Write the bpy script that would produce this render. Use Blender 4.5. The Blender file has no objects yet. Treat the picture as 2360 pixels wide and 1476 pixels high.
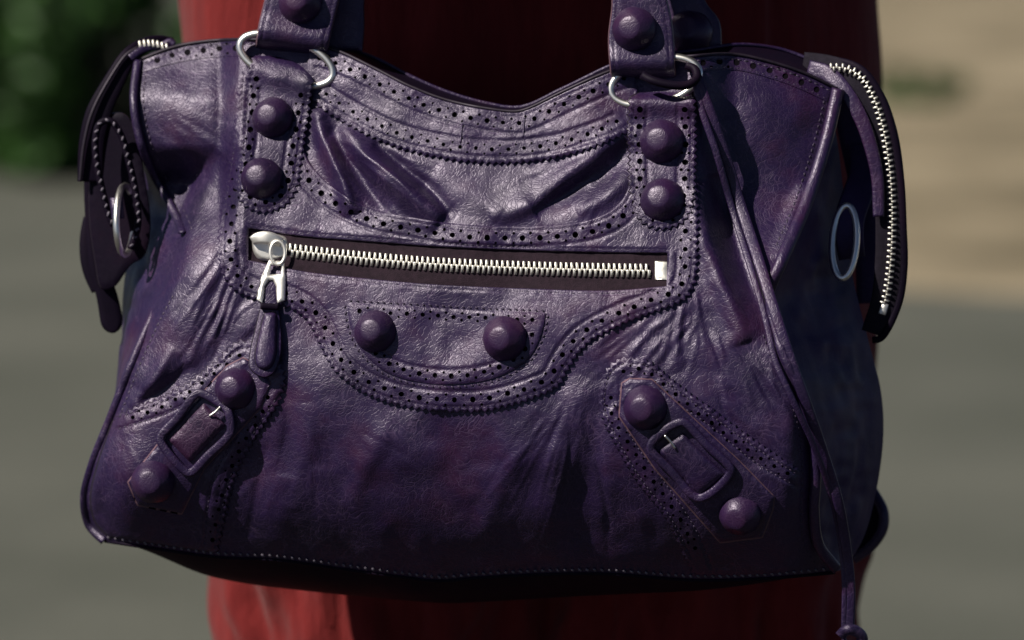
import bpy, bmesh, math, random
import numpy as np
from mathutils import Vector, Matrix
from mathutils.geometry import delaunay_2d_cdt

random.seed(7)
RNG = np.random.default_rng(11)
SC = bpy.context.scene
COL = SC.collection
rad = math.radians

# ---------------------------------------------------------------- camera
S = 0.0002            # metres per drawing unit on the plane of the bag
D0 = 1.6              # camera to bag
PITCH = rad(7.0)
BAGZ = 0.80
FRAME = Matrix.Translation((0, 0, BAGZ)) @ Matrix.Rotation(-PITCH, 4, 'X')
cam = bpy.data.cameras.new('camera')
camo = bpy.data.objects.new('camera', cam)
COL.objects.link(camo)
camo.matrix_world = FRAME @ Matrix.Translation((0, -D0, 0)) @ Matrix.Rotation(rad(90), 4, 'X')
cam.sensor_width = 36.0
cam.lens = 36.0 * D0 / (2360 * S)
cam.clip_start = 0.05
cam.clip_end = 500
cam.dof.use_dof = True
cam.dof.focus_distance = D0 - 0.004
cam.dof.aperture_fstop = 5.6
SC.camera = camo

# ---------------------------------------------------------------- light
SUN_AZ, SUN_EL = rad(56), rad(45)
sdir = Vector((-math.sin(SUN_AZ) * math.cos(SUN_EL), -math.cos(SUN_AZ) * math.cos(SUN_EL), math.sin(SUN_EL)))
sl = bpy.data.lights.new('sun', 'SUN')
sl.energy = 5.0
sl.angle = rad(0.5)
sl.color = (1.0, 0.93, 0.82)
so = bpy.data.objects.new('sun', sl)
COL.objects.link(so)
so.rotation_euler = sdir.to_track_quat('Z', 'Y').to_euler()
so.location = (-3, -3, 5)
W = bpy.data.worlds.new('World')
SC.world = W
W.use_nodes = True
wn = W.node_tree
bg = wn.nodes['Background']
sky = wn.nodes.new('ShaderNodeTexSky')
sky.sky_type = 'NISHITA'
sky.sun_disc = False
sky.sun_elevation = SUN_EL
sky.sun_rotation = math.atan2(sdir.x, sdir.y)
wn.links.new(sky.outputs[0], bg.inputs[0])
sky.air_density = 0.3
sky.dust_density = 0.3
bg.inputs[1].default_value = 0.05
SC.view_settings.view_transform = 'Standard'
SC.view_settings.look = 'None'
SC.view_settings.exposure = 0.25
SC.view_settings.gamma = 1.0


# ---------------------------------------------------------------- coordinates
BIAS = 0.0
def V3(px, py, d):
    """drawing units (2360 x 1476) and depth behind the bag plane -> bag-local metres"""
    px = np.asarray(px, float); py = np.asarray(py, float); d = np.asarray(d, float) + BIAS
    k = (D0 + d * S) / D0
    return np.stack([(px - 1180) * S * k, d * S, (738 - py) * S * k], -1)


def fade(t):
    return t * t * t * (t * (t * 6 - 15) + 10)


def vnoise(x, y, scale, seed=0):
    x = np.asarray(x, float) / scale; y = np.asarray(y, float) / scale
    xi = np.floor(x).astype(np.int64); yi = np.floor(y).astype(np.int64)
    fx = fade(x - xi); fy = fade(y - yi)

    def h(a, b):
        n = (a * 374761393 + b * 668265263 + seed * 974634777) & 0xFFFFFFFF
        n = ((n ^ (n >> 13)) * 1274126177) & 0xFFFFFFFF
        return ((n ^ (n >> 16)) & 0xFFFF) / 32767.5 - 1.0
    a = h(xi, yi); b = h(xi + 1, yi); c = h(xi, yi + 1); e = h(xi + 1, yi + 1)
    return (a * (1 - fx) + b * fx) * (1 - fy) + (c * (1 - fx) + e * fx) * fy


def curve(pts, step=6.0, closed=False):
    """centripetal Catmull-Rom through pts, resampled about every step"""
    P = [np.array(p, float) for p in pts]
    if len(P) == 2 and not closed:
        n = max(1, int(np.linalg.norm((P[1] - P[0])[:2]) / step))
        return np.array([P[0] + (P[1] - P[0]) * i / n for i in range(n + 1)])
    n = len(P); out = []
    rng = range(n if closed else n - 1)
    for i in rng:
        p1 = P[i]; p2 = P[(i + 1) % n]
        p0 = P[(i - 1) % n] if (closed or i > 0) else 2 * p1 - p2
        p3 = P[(i + 2) % n] if (closed or i < n - 2) else 2 * p2 - p1
        def dt(a, b): return max(1e-3, np.linalg.norm((b - a)[:2]) ** 0.5)
        t0 = 0; t1 = t0 + dt(p0, p1); t2 = t1 + dt(p1, p2); t3 = t2 + dt(p2, p3)
        m = max(1, int(round(np.linalg.norm((p2 - p1)[:2]) / step)))
        for k in range(m):
            t = t1 + (t2 - t1) * k / m
            A1 = (t1 - t) / (t1 - t0) * p0 + (t - t0) / (t1 - t0) * p1
            A2 = (t2 - t) / (t2 - t1) * p1 + (t - t1) / (t2 - t1) * p2
            A3 = (t3 - t) / (t3 - t2) * p2 + (t - t2) / (t3 - t2) * p3
            B1 = (t2 - t) / (t2 - t0) * A1 + (t - t0) / (t2 - t0) * A2
            B2 = (t3 - t) / (t3 - t1) * A2 + (t - t1) / (t3 - t1) * A3
            out.append((t2 - t) / (t2 - t1) * B1 + (t - t1) / (t2 - t1) * B2)
    if not closed:
        out.append(P[-1])
    return np.array(out)


def arclen(c):
    return np.concatenate([[0], np.cumsum(np.linalg.norm(np.diff(c[:, :2], axis=0), axis=1))])


def resample(c, n):
    s = arclen(c)
    t = np.linspace(0, s[-1], n)
    return np.stack([np.interp(t, s, c[:, k]) for k in range(c.shape[1])], -1)


def at_len(c, t):
    s = arclen(c)
    return np.stack([np.interp(t, s, c[:, k]) for k in range(c.shape[1])], -1)


def normals2(c, closed=False):
    if closed:
        t = np.roll(c[:, :2], -1, 0) - np.roll(c[:, :2], 1, 0)
    else:
        t = np.gradient(c[:, :2], axis=0)
    t /= np.maximum(1e-6, np.linalg.norm(t, axis=1))[:, None]
    return np.stack([-t[:, 1], t[:, 0]], -1)        # right-hand side in image space turned: (x,y)->(-y,x)


def offset(c, d, closed=False):
    o = c.copy()
    o[:, :2] += normals2(c, closed) * d
    return o


def seg_dist(P, c, closed=False):
    """min distance of points P (M,2) to polyline c"""
    a = c[:, :2]; b = np.roll(a, -1, 0)
    if not closed:
        a, b = a[:-1], b[:-1]
    best = np.full(len(P), 1e9)
    for i in range(0, len(a)):
        ab = b[i] - a[i]
        L = max(1e-9, ab @ ab)
        t = np.clip(((P - a[i]) @ ab) / L, 0, 1)
        q = P - a[i] - t[:, None] * ab
        best = np.minimum(best, np.einsum('ij,ij->i', q, q))
    return np.sqrt(best)


def inside(P, poly):
    x, y = P[:, 0], P[:, 1]
    r = np.zeros(len(P), bool)
    a = poly; b = np.roll(poly, -1, 0)
    for (x1, y1), (x2, y2) in zip(a[:, :2], b[:, :2]):
        if y1 == y2:
            continue
        c = ((y1 > y) != (y2 > y)) & (x < (x2 - x1) * (y - y1) / (y2 - y1) + x1)
        r ^= c
    return r


# ---------------------------------------------------------------- the relief of the front of the bag
STEP = 3.0
GX = np.arange(100, 2141, STEP); GY = np.arange(-20, 1461, STEP)
XX, YY = np.meshgrid(GX, GY)


def spl(xs, ys, t):
    c = curve(list(zip(xs, ys)), step=6)
    return np.interp(t, c[:, 0], c[:, 1])


def smooth(e0, e1, x):
    t = np.clip((x - e0) / (e1 - e0), 0, 1)
    return t * t * (3 - 2 * t)


DM = spl([-50, 60, 150, 250, 400, 550, 700, 850, 980, 1080, 1180, 1260, 1320, 1380, 1480],
         [176, 158, 137, 116, 79, 38, 6, -12, -10, 16, 66, 132, 200, 280, 430], YY)
u = (XX - 1050) / 850
YAW = 0.19
DM += -(XX - 1040) * YAW + 55 * np.abs(u) ** 3
# lower left and right corners roll away
DM += 60 * smooth(310, 180, XX) ** 1.4 * smooth(700, 1000, YY)
DM -= 46 * np.exp(-((XX - 300) / 120.0) ** 2 - ((YY - 1110) / 105.0) ** 2) + 22 * np.exp(-((XX - 1790) / 110.0) ** 2 - ((YY - 1160) / 100.0) ** 2)
DM += 60 * smooth(1800, 1890, XX) ** 1.5 * smooth(700, 900, YY)
# upper wings lie deeper than the gathered middle
wl = smooth(560, 500, XX) * smooth(640, 430, YY)
DM += 70 * wl
_by = YY - 232 - (430 - XX) * 0.02
DM += -62 * np.exp(-(_by / np.where(_by < 0, 80.0, 130.0)) ** 2) * smooth(600, 480, XX)     # belly of the left wing
wr = smooth(1600, 1700, XX) * smooth(700, 420, YY)
DM += 60 * wr + 0.30 * np.clip(XX - 1600, 0, 400) * smooth(800, 420, YY)
DM += -30 * np.exp(-((YY - 250) / 110.0) ** 2 - ((XX - 1780) / 120.0) ** 2)


def ridge(pts, A, w, w2=None, taper=0.5, ends=(0, 0)):
    """a fold: gaussian ridge (A > 0 comes forward); w left of travel, w2 right; ends keep height at start/end"""
    global DM
    w2 = w2 or w
    c = curve(pts, step=14)
    R = 3.0 * max(w, w2)
    x0, x1 = c[:, 0].min() - R, c[:, 0].max() + R
    y0, y1 = c[:, 1].min() - R, c[:, 1].max() + R
    i0, i1 = np.searchsorted(GX, [x0, x1]); j0, j1 = np.searchsorted(GY, [y0, y1])
    if i1 <= i0 or j1 <= j0:
        return
    X = XX[j0:j1, i0:i1]; Y = YY[j0:j1, i0:i1]
    best = np.full(X.shape, 1e12); par = np.zeros(X.shape); sg = np.ones(X.shape)
    s = arclen(c); T = s[-1]
    for k in range(len(c) - 1):
        a = c[k, :2]; ab = c[k + 1, :2] - a; L = ab @ ab
        t = np.clip(((X - a[0]) * ab[0] + (Y - a[1]) * ab[1]) / L, 0, 1)
        qx = X - a[0] - t * ab[0]; qy = Y - a[1] - t * ab[1]
        d = qx * qx + qy * qy
        m = d < best
        best[m] = d[m]; par[m] = ((s[k] + t * math.sqrt(L)) / T)[m]
        sg[m] = (ab[0] * qy - ab[1] * qx)[m]
    ww = np.where(sg > 0, w2, w)
    tp = np.sin(np.pi * np.clip(par, 0, 1)) ** taper
    if ends[0]: tp = np.where(par < 0.5, np.maximum(tp, ends[0]), tp)
    if ends[1]: tp = np.where(par >= 0.5, np.maximum(tp, ends[1]), tp)
    DM[j0:j1, i0:i1] -= A * np.exp(-best / ww ** 2) * tp


# big gathered fold down the left
ridge([(580, 300), (540, 420), (490, 560), (430, 690), (380, 790), (330, 900)], 34, 70, 90, 0.6)
ridge([(590, 560), (540, 680), (480, 800), (400, 890), (330, 950)], -14, 30, 34)
ridge([(575, 600), (530, 700), (480, 790), (400, 880)], 12, 22)
ridge([(400, 800), (350, 880), (300, 940)], 14, 16)
ridge([(440, 840), (380, 895), (320, 930)], -12, 12)
# drape under the yoke
ridge([(728, 250), (752, 330), (790, 420), (812, 495)], 42, 26, 18, 0.5)
ridge([(742, 270), (790, 345), (850, 425), (890, 490)], -30, 20, 20)
ridge([(775, 300), (850, 370), (940, 440), (1020, 505)], 48, 30, 34, 0.5)
ridge([(860, 330), (930, 390), (1000, 450), (1045, 505)], -24, 16, 14)
ridge([(1000, 400), (1080, 450), (1150, 500)], 10, 40)
ridge([(1455, 290), (1390, 350), (1310, 410), (1220, 470), (1130, 505)], 24, 22, 30)
ridge([(1458, 330), (1400, 390), (1320, 440), (1230, 490)], -24, 26, 32)
ridge([(1455, 400), (1400, 450), (1330, 490)], 12, 20)
# right fan of folds
ridge([(1606, 420), (1622, 520), (1660, 640), (1720, 790)], 30, 22, 30)
ridge([(1650, 400), (1690, 540), (1740, 680), (1790, 800)], -32, 22, 26)
ridge([(1860, 420), (1820, 520), (1790, 600)], 16, 20)
ridge([(1350, 870), (1310, 960), (1290, 1060), (1270, 1200), (1265, 1290)], 10, 30, 40)
ridge([(1395, 900), (1370, 1010), (1350, 1120), (1345, 1250)], -9, 30)
ridge([(1240, 940), (1190, 1050), (1140, 1160), (1090, 1260)], 8, 26)
ridge([(700, 930), (690, 1050), (680, 1180)], 7, 40)
ridge([(590, 950), (600, 1080), (590, 1240)], -9, 30)
ridge([(900, 980), (840, 1080), (800, 1180)], 8, 26)
ridge([(560, 1000), (500, 1100), (470, 1240)], 9, 24)
ridge([(250, 1000), (225, 1080), (212, 1180)], 16, 22)
ridge([(640, 860), (670, 960), (660, 1100)], -12, 22)
# small wrinkles: bundles that fan out of the stitched corners
def bundle(p0, p1, spread0, spread1, n, A, w, bend=10):
    p0 = np.array(p0, float); p1 = np.array(p1, float)
    t = p1 - p0; L = np.linalg.norm(t); t /= L; nn = np.array([-t[1], t[0]])
    for i in range(n):
        v = RNG.uniform(-1, 1)
        a = p0 + nn * v * spread0 + t * RNG.uniform(0, 0.25) * L
        b = p1 + nn * (v + RNG.normal() * 0.12) * spread1 - t * RNG.uniform(0, 0.5) * L
        m = (a + b) / 2 + nn * RNG.normal() * bend
        ridge([a, m, b], 0.8 * A * RNG.uniform(0.4, 1.2) * (1 if RNG.random() < 0.6 else -1), w * RNG.uniform(0.7, 1.4))

bundle((1590, 690), (1330, 960), 50, 90, 30, 2.6, 6.0)
bundle((1600, 640), (1640, 880), 40, 130, 30, 2.4, 6.0)
bundle((1560, 780), (1480, 830), 60, 60, 12, 2.2, 6)
bundle((560, 560), (380, 900), 40, 90, 30, 2.8, 6.0)
bundle((640, 720), (520, 860), 50, 60, 12, 3.0, 6)
bundle((750, 300), (1000, 500), 30, 120, 22, 3.0, 6.5)
bundle((1440, 320), (1180, 500), 30, 120, 16, 2.5, 7)
bundle((1330, 900), (1240, 1260), 60, 170, 36, 2.2, 6.0)
bundle((720, 960), (800, 1250), 100, 220, 20, 2.2, 8)
bundle((1700, 840), (1800, 1010), 70, 70, 16, 3.0, 6)
bundle((350, 290), (520, 470), 60, 100, 14, 2.0, 7)
bundle((240, 1020), (300, 1220), 60, 80, 12, 2.5, 8)
DM += 8 * vnoise(XX, YY, 150, 3) + 3.2 * vnoise(XX, YY, 62, 4) + 0.9 * vnoise(XX, YY, 26, 5)


# the panel rolls away to its sewn left edge below the wing, and a little to its right edge
_lp = np.array([(500, 360), (455, 440), (424, 520), (408, 600), (352, 730), (303, 840), (252, 970), (211, 1075), (194, 1150), (206, 1212), (240, 1260)], float)
_lp = curve(_lp, 12)
_m = (XX < 640) & (YY > 300)
_P = np.stack([XX[_m], YY[_m]], -1)
_d = seg_dist(_P, _lp) * np.where(_P[:, 0] < np.interp(_P[:, 1], _lp[:, 1], _lp[:, 0]), -1, 1)
_roll = np.where(_P[:, 1] < 700, 130.0, 130 - 40 * smooth(700, 1000, _P[:, 1]))
DM[_m] += (26 * np.clip(1 - _d / _roll, 0, 1.3) ** 1.7 + 22 * np.clip(1 - _d / 26.0, 0, 1.6) ** 2) * smooth(330, 430, _P[:, 1])


def D(px, py):
    x = (np.asarray(px, float) - GX[0]) / STEP; y = (np.asarray(py, float) - GY[0]) / STEP
    x = np.clip(x, 0, len(GX) - 1.001); y = np.clip(y, 0, len(GY) - 1.001)
    i = x.astype(int); j = y.astype(int); fx = x - i; fy = y - j
    return ((DM[j, i] * (1 - fx) + DM[j, i + 1] * fx) * (1 - fy) + (DM[j + 1, i] * (1 - fx) + DM[j + 1, i + 1] * fx) * fy)


# a calmer relief for stiff parts laid over the folds
def blur(a, n):
    k = np.ones(n) / n
    a = np.apply_along_axis(lambda r: np.convolve(np.pad(r, n // 2, mode='edge'), k, 'valid'), 0, a)
    return np.apply_along_axis(lambda r: np.convolve(np.pad(r, n // 2, mode='edge'), k, 'valid'), 1, a)


# ---------------------------------------------------------------- materials
def new_mat(name):
    m = bpy.data.materials.new(name)
    m.use_nodes = True
    nt = m.node_tree
    return m, nt, nt.nodes['Principled BSDF']


def N(nt, kind, **kw):
    n = nt.nodes.new(kind)
    for k, v in kw.items():
        if k.startswith('i_'):
            key = k[2:]
            n.inputs[int(key) if key.isdigit() else key.replace('_', ' ')].default_value = v
        else:
            setattr(n, k, v)
    return n


def ramp(nt, src, stops):
    r = nt.nodes.new('ShaderNodeValToRGB')
    els = r.color_ramp.elements
    while len(els) < len(stops):
        els.new(0.5)
    for e, (p, c) in zip(els, stops):
        e.position = p
        e.color = (*c, 1) if len(c) == 3 else c
    nt.links.new(src, r.inputs[0])
    return r


def math_node(nt, op, a, b=None):
    n = nt.nodes.new('ShaderNodeMath'); n.operation = op
    for k, v in enumerate((a, b)):
        if v is None: continue
        if isinstance(v, (int, float)): n.inputs[k].default_value = v
        else: nt.links.new(v, n.inputs[k])
    return n.outputs[0]


def leather(name, c_dark, c_mid, c_red, c_worn, rough=0.40, bump=1.0, crease=1.0, spec=0.62):
    m, nt, b = new_mat(name)
    L = nt.links.new
    co = N(nt, 'ShaderNodeTexCoord').outputs['Object']
    # warped coordinates for the creases
    nz = N(nt, 'ShaderNodeTexNoise', i_Scale=55.0, i_Detail=3.0)
    L(co, nz.inputs['Vector'])
    mx = N(nt, 'ShaderNodeMixRGB', blend_type='LINEAR_LIGHT'); mx.inputs[0].default_value = 0.012
    L(co, mx.inputs[1]); L(nz.outputs['Color'], mx.inputs[2])
    # broad dye clouds
    n1 = N(nt, 'ShaderNodeTexNoise', i_Scale=26.0, i_Detail=5.0, i_Roughness=0.62)
    L(co, n1.inputs['Vector'])
    r1 = ramp(nt, n1.outputs['Fac'], [(0.30, c_dark), (0.52, c_mid), (0.70, c_red)])
    # creases: two sizes of cell edges
    def cells(scale, wid):
        v = N(nt, 'ShaderNodeTexVoronoi', feature='DISTANCE_TO_EDGE', i_Scale=scale)
        L(mx.outputs[0], v.inputs['Vector'])
        r = ramp(nt, v.outputs['Distance'], [(0.0, (1, 1, 1)), (wid, (0, 0, 0))])
        return r.outputs[0]
    cA = cells(190.0, 0.07); cB = cells(420.0, 0.10)
    mp = N(nt, 'ShaderNodeMapping'); mp.inputs['Rotation'].default_value = (0, rad(32), 0); mp.inputs['Scale'].default_value = (260.0, 60.0, 52.0)
    L(mx.outputs[0], mp.inputs[0])
    vs_ = N(nt, 'ShaderNodeTexVoronoi', feature='DISTANCE_TO_EDGE', i_Scale=1.0)
    L(mp.outputs[0], vs_.inputs['Vector'])
    scr = ramp(nt, vs_.outputs['Distance'], [(0.0, (1, 1, 1)), (0.045, (0, 0, 0))]).outputs[0]
    n3 = N(nt, 'ShaderNodeTexNoise', i_Scale=70.0, i_Detail=2.0)
    L(co, n3.inputs['Vector'])
    scr = math_node(nt, 'MULTIPLY', scr, ramp(nt, n3.outputs['Fac'], [(0.50, (0, 0, 0)), (0.66, (1, 1, 1))]).outputs[0])
    # where the creases show
    n2 = N(nt, 'ShaderNodeTexNoise', i_Scale=38.0, i_Detail=3.0)
    L(co, n2.inputs['Vector'])
    msk = ramp(nt, n2.outputs['Fac'], [(0.42, (0, 0, 0)), (0.64, (1, 1, 1))]).outputs[0]
    wear = math_node(nt, 'MULTIPLY', cA, msk)
    wear2 = math_node(nt, 'MULTIPLY', cB, 0.35)
    wear = math_node(nt, 'MAXIMUM', wear, wear2)
    wear = math_node(nt, 'MAXIMUM', wear, math_node(nt, 'MULTIPLY', scr, 1.3))
    fine = N(nt, 'ShaderNodeTexNoise', i_Scale=900.0, i_Detail=2.0)
    L(co, fine.inputs['Vector'])
    wear = math_node(nt, 'MULTIPLY', wear, math_node(nt, 'MULTIPLY', fine.outputs['Fac'], 0.75 * crease))
    mc = N(nt, 'ShaderNodeMixRGB'); mc.inputs[2].default_value = (*c_worn, 1)
    L(wear, mc.inputs[0]); L(r1.outputs[0], mc.inputs[1])
    L(mc.outputs[0], b.inputs['Base Color'])
    # sheen and gloss
    rr = N(nt, 'ShaderNodeMapRange'); rr.inputs['To Min'].default_value = rough - 0.07; rr.inputs['To Max'].default_value = rough + 0.13
    L(n2.outputs['Fac'], rr.inputs['Value']); L(rr.outputs[0], b.inputs['Roughness'])
    b.inputs['Specular IOR Level'].default_value = spec
    b.inputs['Specular Tint'].default_value = (0.90, 0.83, 1.0, 1)
    # relief
    g = N(nt, 'ShaderNodeTexNoise', i_Scale=1150.0, i_Detail=3.0, i_Roughness=0.6)
    L(co, g.inputs['Vector'])
    h = math_node(nt, 'MULTIPLY', g.outputs['Fac'], 0.40)
    h = math_node(nt, 'SUBTRACT', h, math_node(nt, 'MULTIPLY', cB, 0.34 * crease))
    h = math_node(nt, 'SUBTRACT', h, math_node(nt, 'MULTIPLY', math_node(nt, 'MULTIPLY', cA, msk), 0.45 * crease))
    h = math_node(nt, 'SUBTRACT', h, math_node(nt, 'MULTIPLY', scr, 0.35 * crease))
    big = N(nt, 'ShaderNodeTexNoise', i_Scale=240.0, i_Detail=2.0)
    L(co, big.inputs['Vector'])
    h = math_node(nt, 'ADD', h, math_node(nt, 'MULTIPLY', big.outputs['Fac'], 0.35))
    bp = N(nt, 'ShaderNodeBump', i_Strength=0.33 * bump, i_Distance=0.0006)
    L(h, bp.inputs['Height']); L(bp.outputs[0], b.inputs['Normal'])
    return m


M = {}
M['leather'] = leather('purple_leather', (0.0065, 0.0031, 0.021), (0.0145, 0.0053, 0.038), (0.030, 0.0060, 0.033), (0.100, 0.060, 0.130), rough=0.41, spec=0.68)
M['worn'] = leather('worn_reddish_leather', (0.012, 0.005, 0.024), (0.034, 0.008, 0.036), (0.056, 0.009, 0.034), (0.12, 0.065, 0.12), rough=0.42)
M['stud'] = leather('stud_leather', (0.012, 0.0045, 0.026), (0.021, 0.0065, 0.036), (0.034, 0.007, 0.034), (0.06, 0.033, 0.07), rough=0.38, bump=0.75, crease=0.8)
M['dark_leather'] = leather('dark_leather', (0.003, 0.0018, 0.006), (0.005, 0.0025, 0.009), (0.008, 0.0025, 0.009), (0.012, 0.008, 0.016), rough=0.55, bump=0.5, crease=0.5, spec=0.10)  # dark leather, deepened so left flaps and base keep a shaded tone
M['gusset'] = leather('matt_shade_leather', (0.016, 0.011, 0.044), (0.030, 0.018, 0.072), (0.046, 0.018, 0.066), (0.09, 0.065, 0.12), rough=0.55, bump=0.6, crease=0.6, spec=0.22)  # right-side copy of the leather, its shade set by tone and low gloss


def plain(name, col, rough, metal=0.0, bump=None, var=0.0, spec=0.5):
    m, nt, b = new_mat(name)
    b.inputs['Base Color'].default_value = (*col, 1)
    b.inputs['Roughness'].default_value = rough
    b.inputs['Metallic'].default_value = metal
    b.inputs['Specular IOR Level'].default_value = spec
    b.inputs['Specular Tint'].default_value = (0.90, 0.83, 1.0, 1)
    co = N(nt, 'ShaderNodeTexCoord').outputs['Object']
    if var:
        n = N(nt, 'ShaderNodeTexNoise', i_Scale=420.0, i_Detail=3.0)
        nt.links.new(co, n.inputs['Vector'])
        r = ramp(nt, n.outputs['Fac'], [(0.3, [c * (1 - var) for c in col]), (0.7, [min(1, c * (1 + var)) for c in col])])
        nt.links.new(r.outputs[0], b.inputs['Base Color'])
    if bump:
        n = N(nt, 'ShaderNodeTexNoise', i_Scale=bump[0], i_Detail=2.0)
        nt.links.new(co, n.inputs['Vector'])
        bp = N(nt, 'ShaderNodeBump', i_Strength=bump[1], i_Distance=0.0004)
        nt.links.new(n.outputs['Fac'], bp.inputs['Height']); nt.links.new(bp.outputs[0], b.inputs['Normal'])
    return m


M['lining'] = plain('black_lining', (0.004, 0.003, 0.005), 0.9, spec=0.1)
M['thread'] = plain('purple_thread', (0.030, 0.020, 0.045), 0.6, var=0.4)
M['pale_thread'] = plain('pale_thread', (0.12, 0.105, 0.135), 0.6, var=0.4)
M['edge'] = plain('raw_leather_edge', (0.010, 0.006, 0.012), 0.55, var=0.4)
M['pink_edge'] = plain('pale_raw_edge', (0.12, 0.066, 0.085), 0.5, var=0.35)
M['tape'] = plain('zip_tape', (0.017, 0.009, 0.014), 0.8, bump=(2200, 0.6), var=0.3, spec=0.2)
M['black_tape'] = plain('black_zip_tape', (0.010, 0.008, 0.014), 0.8, bump=(2200, 0.6), var=0.3, spec=0.2)
M['silver'] = plain('polished_silver', (0.92, 0.90, 0.84), 0.33, metal=1.0, bump=(300, 0.05))
M['satin'] = plain('satin_silver', (0.95, 0.93, 0.88), 0.55, metal=1.0, bump=(300, 0.05))
M['nickel'] = plain('nickel_teeth', (0.94, 0.92, 0.85), 0.52, metal=1.0, bump=(900, 0.15))


# ---------------------------------------------------------------- mesh builders
def link(name, me, parent=None, mats=()):
    o = bpy.data.objects.new(name, me)
    COL.objects.link(o)
    for m in mats:
        me.materials.append(m)
    if parent is not None:
        o.parent = parent
    return o


def mesh(name, verts, faces, parent, mats, midx=None, smooth_=True):
    me = bpy.data.meshes.new(name)
    me.from_pydata(np.asarray(verts, float).tolist(), [], [tuple(int(i) for i in f) for f in faces])
    o = link(name, me, parent, mats if isinstance(mats, (list, tuple)) else [mats])
    n = len(me.polygons)
    if midx is not None:
        me.polygons.foreach_set('material_index', np.asarray(midx, np.int32))
    sm = np.ones(n, bool) if smooth_ is True else (np.zeros(n, bool) if smooth_ is False else np.asarray(smooth_, bool))
    me.polygons.foreach_set('use_smooth', sm)
    me.update()
    return o


def grid_faces(nu, nv, base=0, flip=False):
    f = []
    for j in range(nv - 1):
        for i in range(nu - 1):
            a = base + j * nu + i
            q = (a, a + nu, a + nu + 1, a + 1)
            f.append(q[::-1] if flip else q)
    return f


def thing(name, label, cat, mat=None, group=None):
    o = bpy.data.objects.new(name, None)
    COL.objects.link(o)
    o.empty_display_size = 0.05
    if mat is not None:
        o.matrix_world = mat
    o['label'] = label; o['category'] = cat
    if group: o['group'] = group
    return o


def pinked(c, amp, period):
    """zigzag a polyline (open)"""
    s = arclen(c); n = max(2, int(round(s[-1] / period)))
    t = np.linspace(0, s[-1], 2 * n + 1)
    q = at_len(c, t); nn = normals2(q)
    q[:, :2] += nn * (np.where(np.arange(len(t)) % 2 == 0, -amp, amp) * RNG.uniform(0.65, 1.1, len(t)))[:, None]
    return q


def outline(*segs):
    """segs: (points, kind) with kind 's' smooth, 'l' straight, 'p' smooth and pinked; closed loop"""
    out = []
    for pts, k in segs:
        c = curve(pts, 6) if k != 'l' else np.concatenate([curve([a, b], 8)[:-1] for a, b in zip(pts[:-1], pts[1:])] + [np.array([pts[-1]], float)])
        if k == 'p':
            c = pinked(c, 4.6, 16)
        out.append(c)
    q = np.concatenate(out)
    keep = [0]
    for i in range(1, len(q)):
        if np.linalg.norm(q[i] - q[keep[-1]]) > 1.5:
            keep.append(i)
    q = q[keep]
    if np.linalg.norm(q[0] - q[-1]) < 1.5:
        q = q[:-1]
    return q


def perforate(path, big=8.5, small=4.2, period=40, off=11, jit=0.6):
    """the brogue row: one large hole, then two small ones above and below"""
    s = arclen(path)[-1]; n = max(1, int(round(s / period)))
    hs = []
    nn_all = normals2(path)
    for i in range(n):
        t = (i + 0.5) / n * s
        p = at_len(path, [t])[0]
        hs.append((p[0] + RNG.normal() * jit, p[1] + RNG.normal() * jit, big * RNG.uniform(0.9, 1.08)))
        if i < n - 1:
            t2 = (i + 1.0) / n * s
            p = at_len(path, [t2])[0]
            sl_ = arclen(path)
            nn = np.array([np.interp(t2, sl_, nn_all[:, 0]), np.interp(t2, sl_, nn_all[:, 1])])
            for sg in (-1, 1):
                hs.append((p[0] + nn[0] * sg * off + RNG.normal() * jit, p[1] + nn[1] * sg * off + RNG.normal() * jit, small * RNG.uniform(0.85, 1.1)))
    return hs


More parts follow.
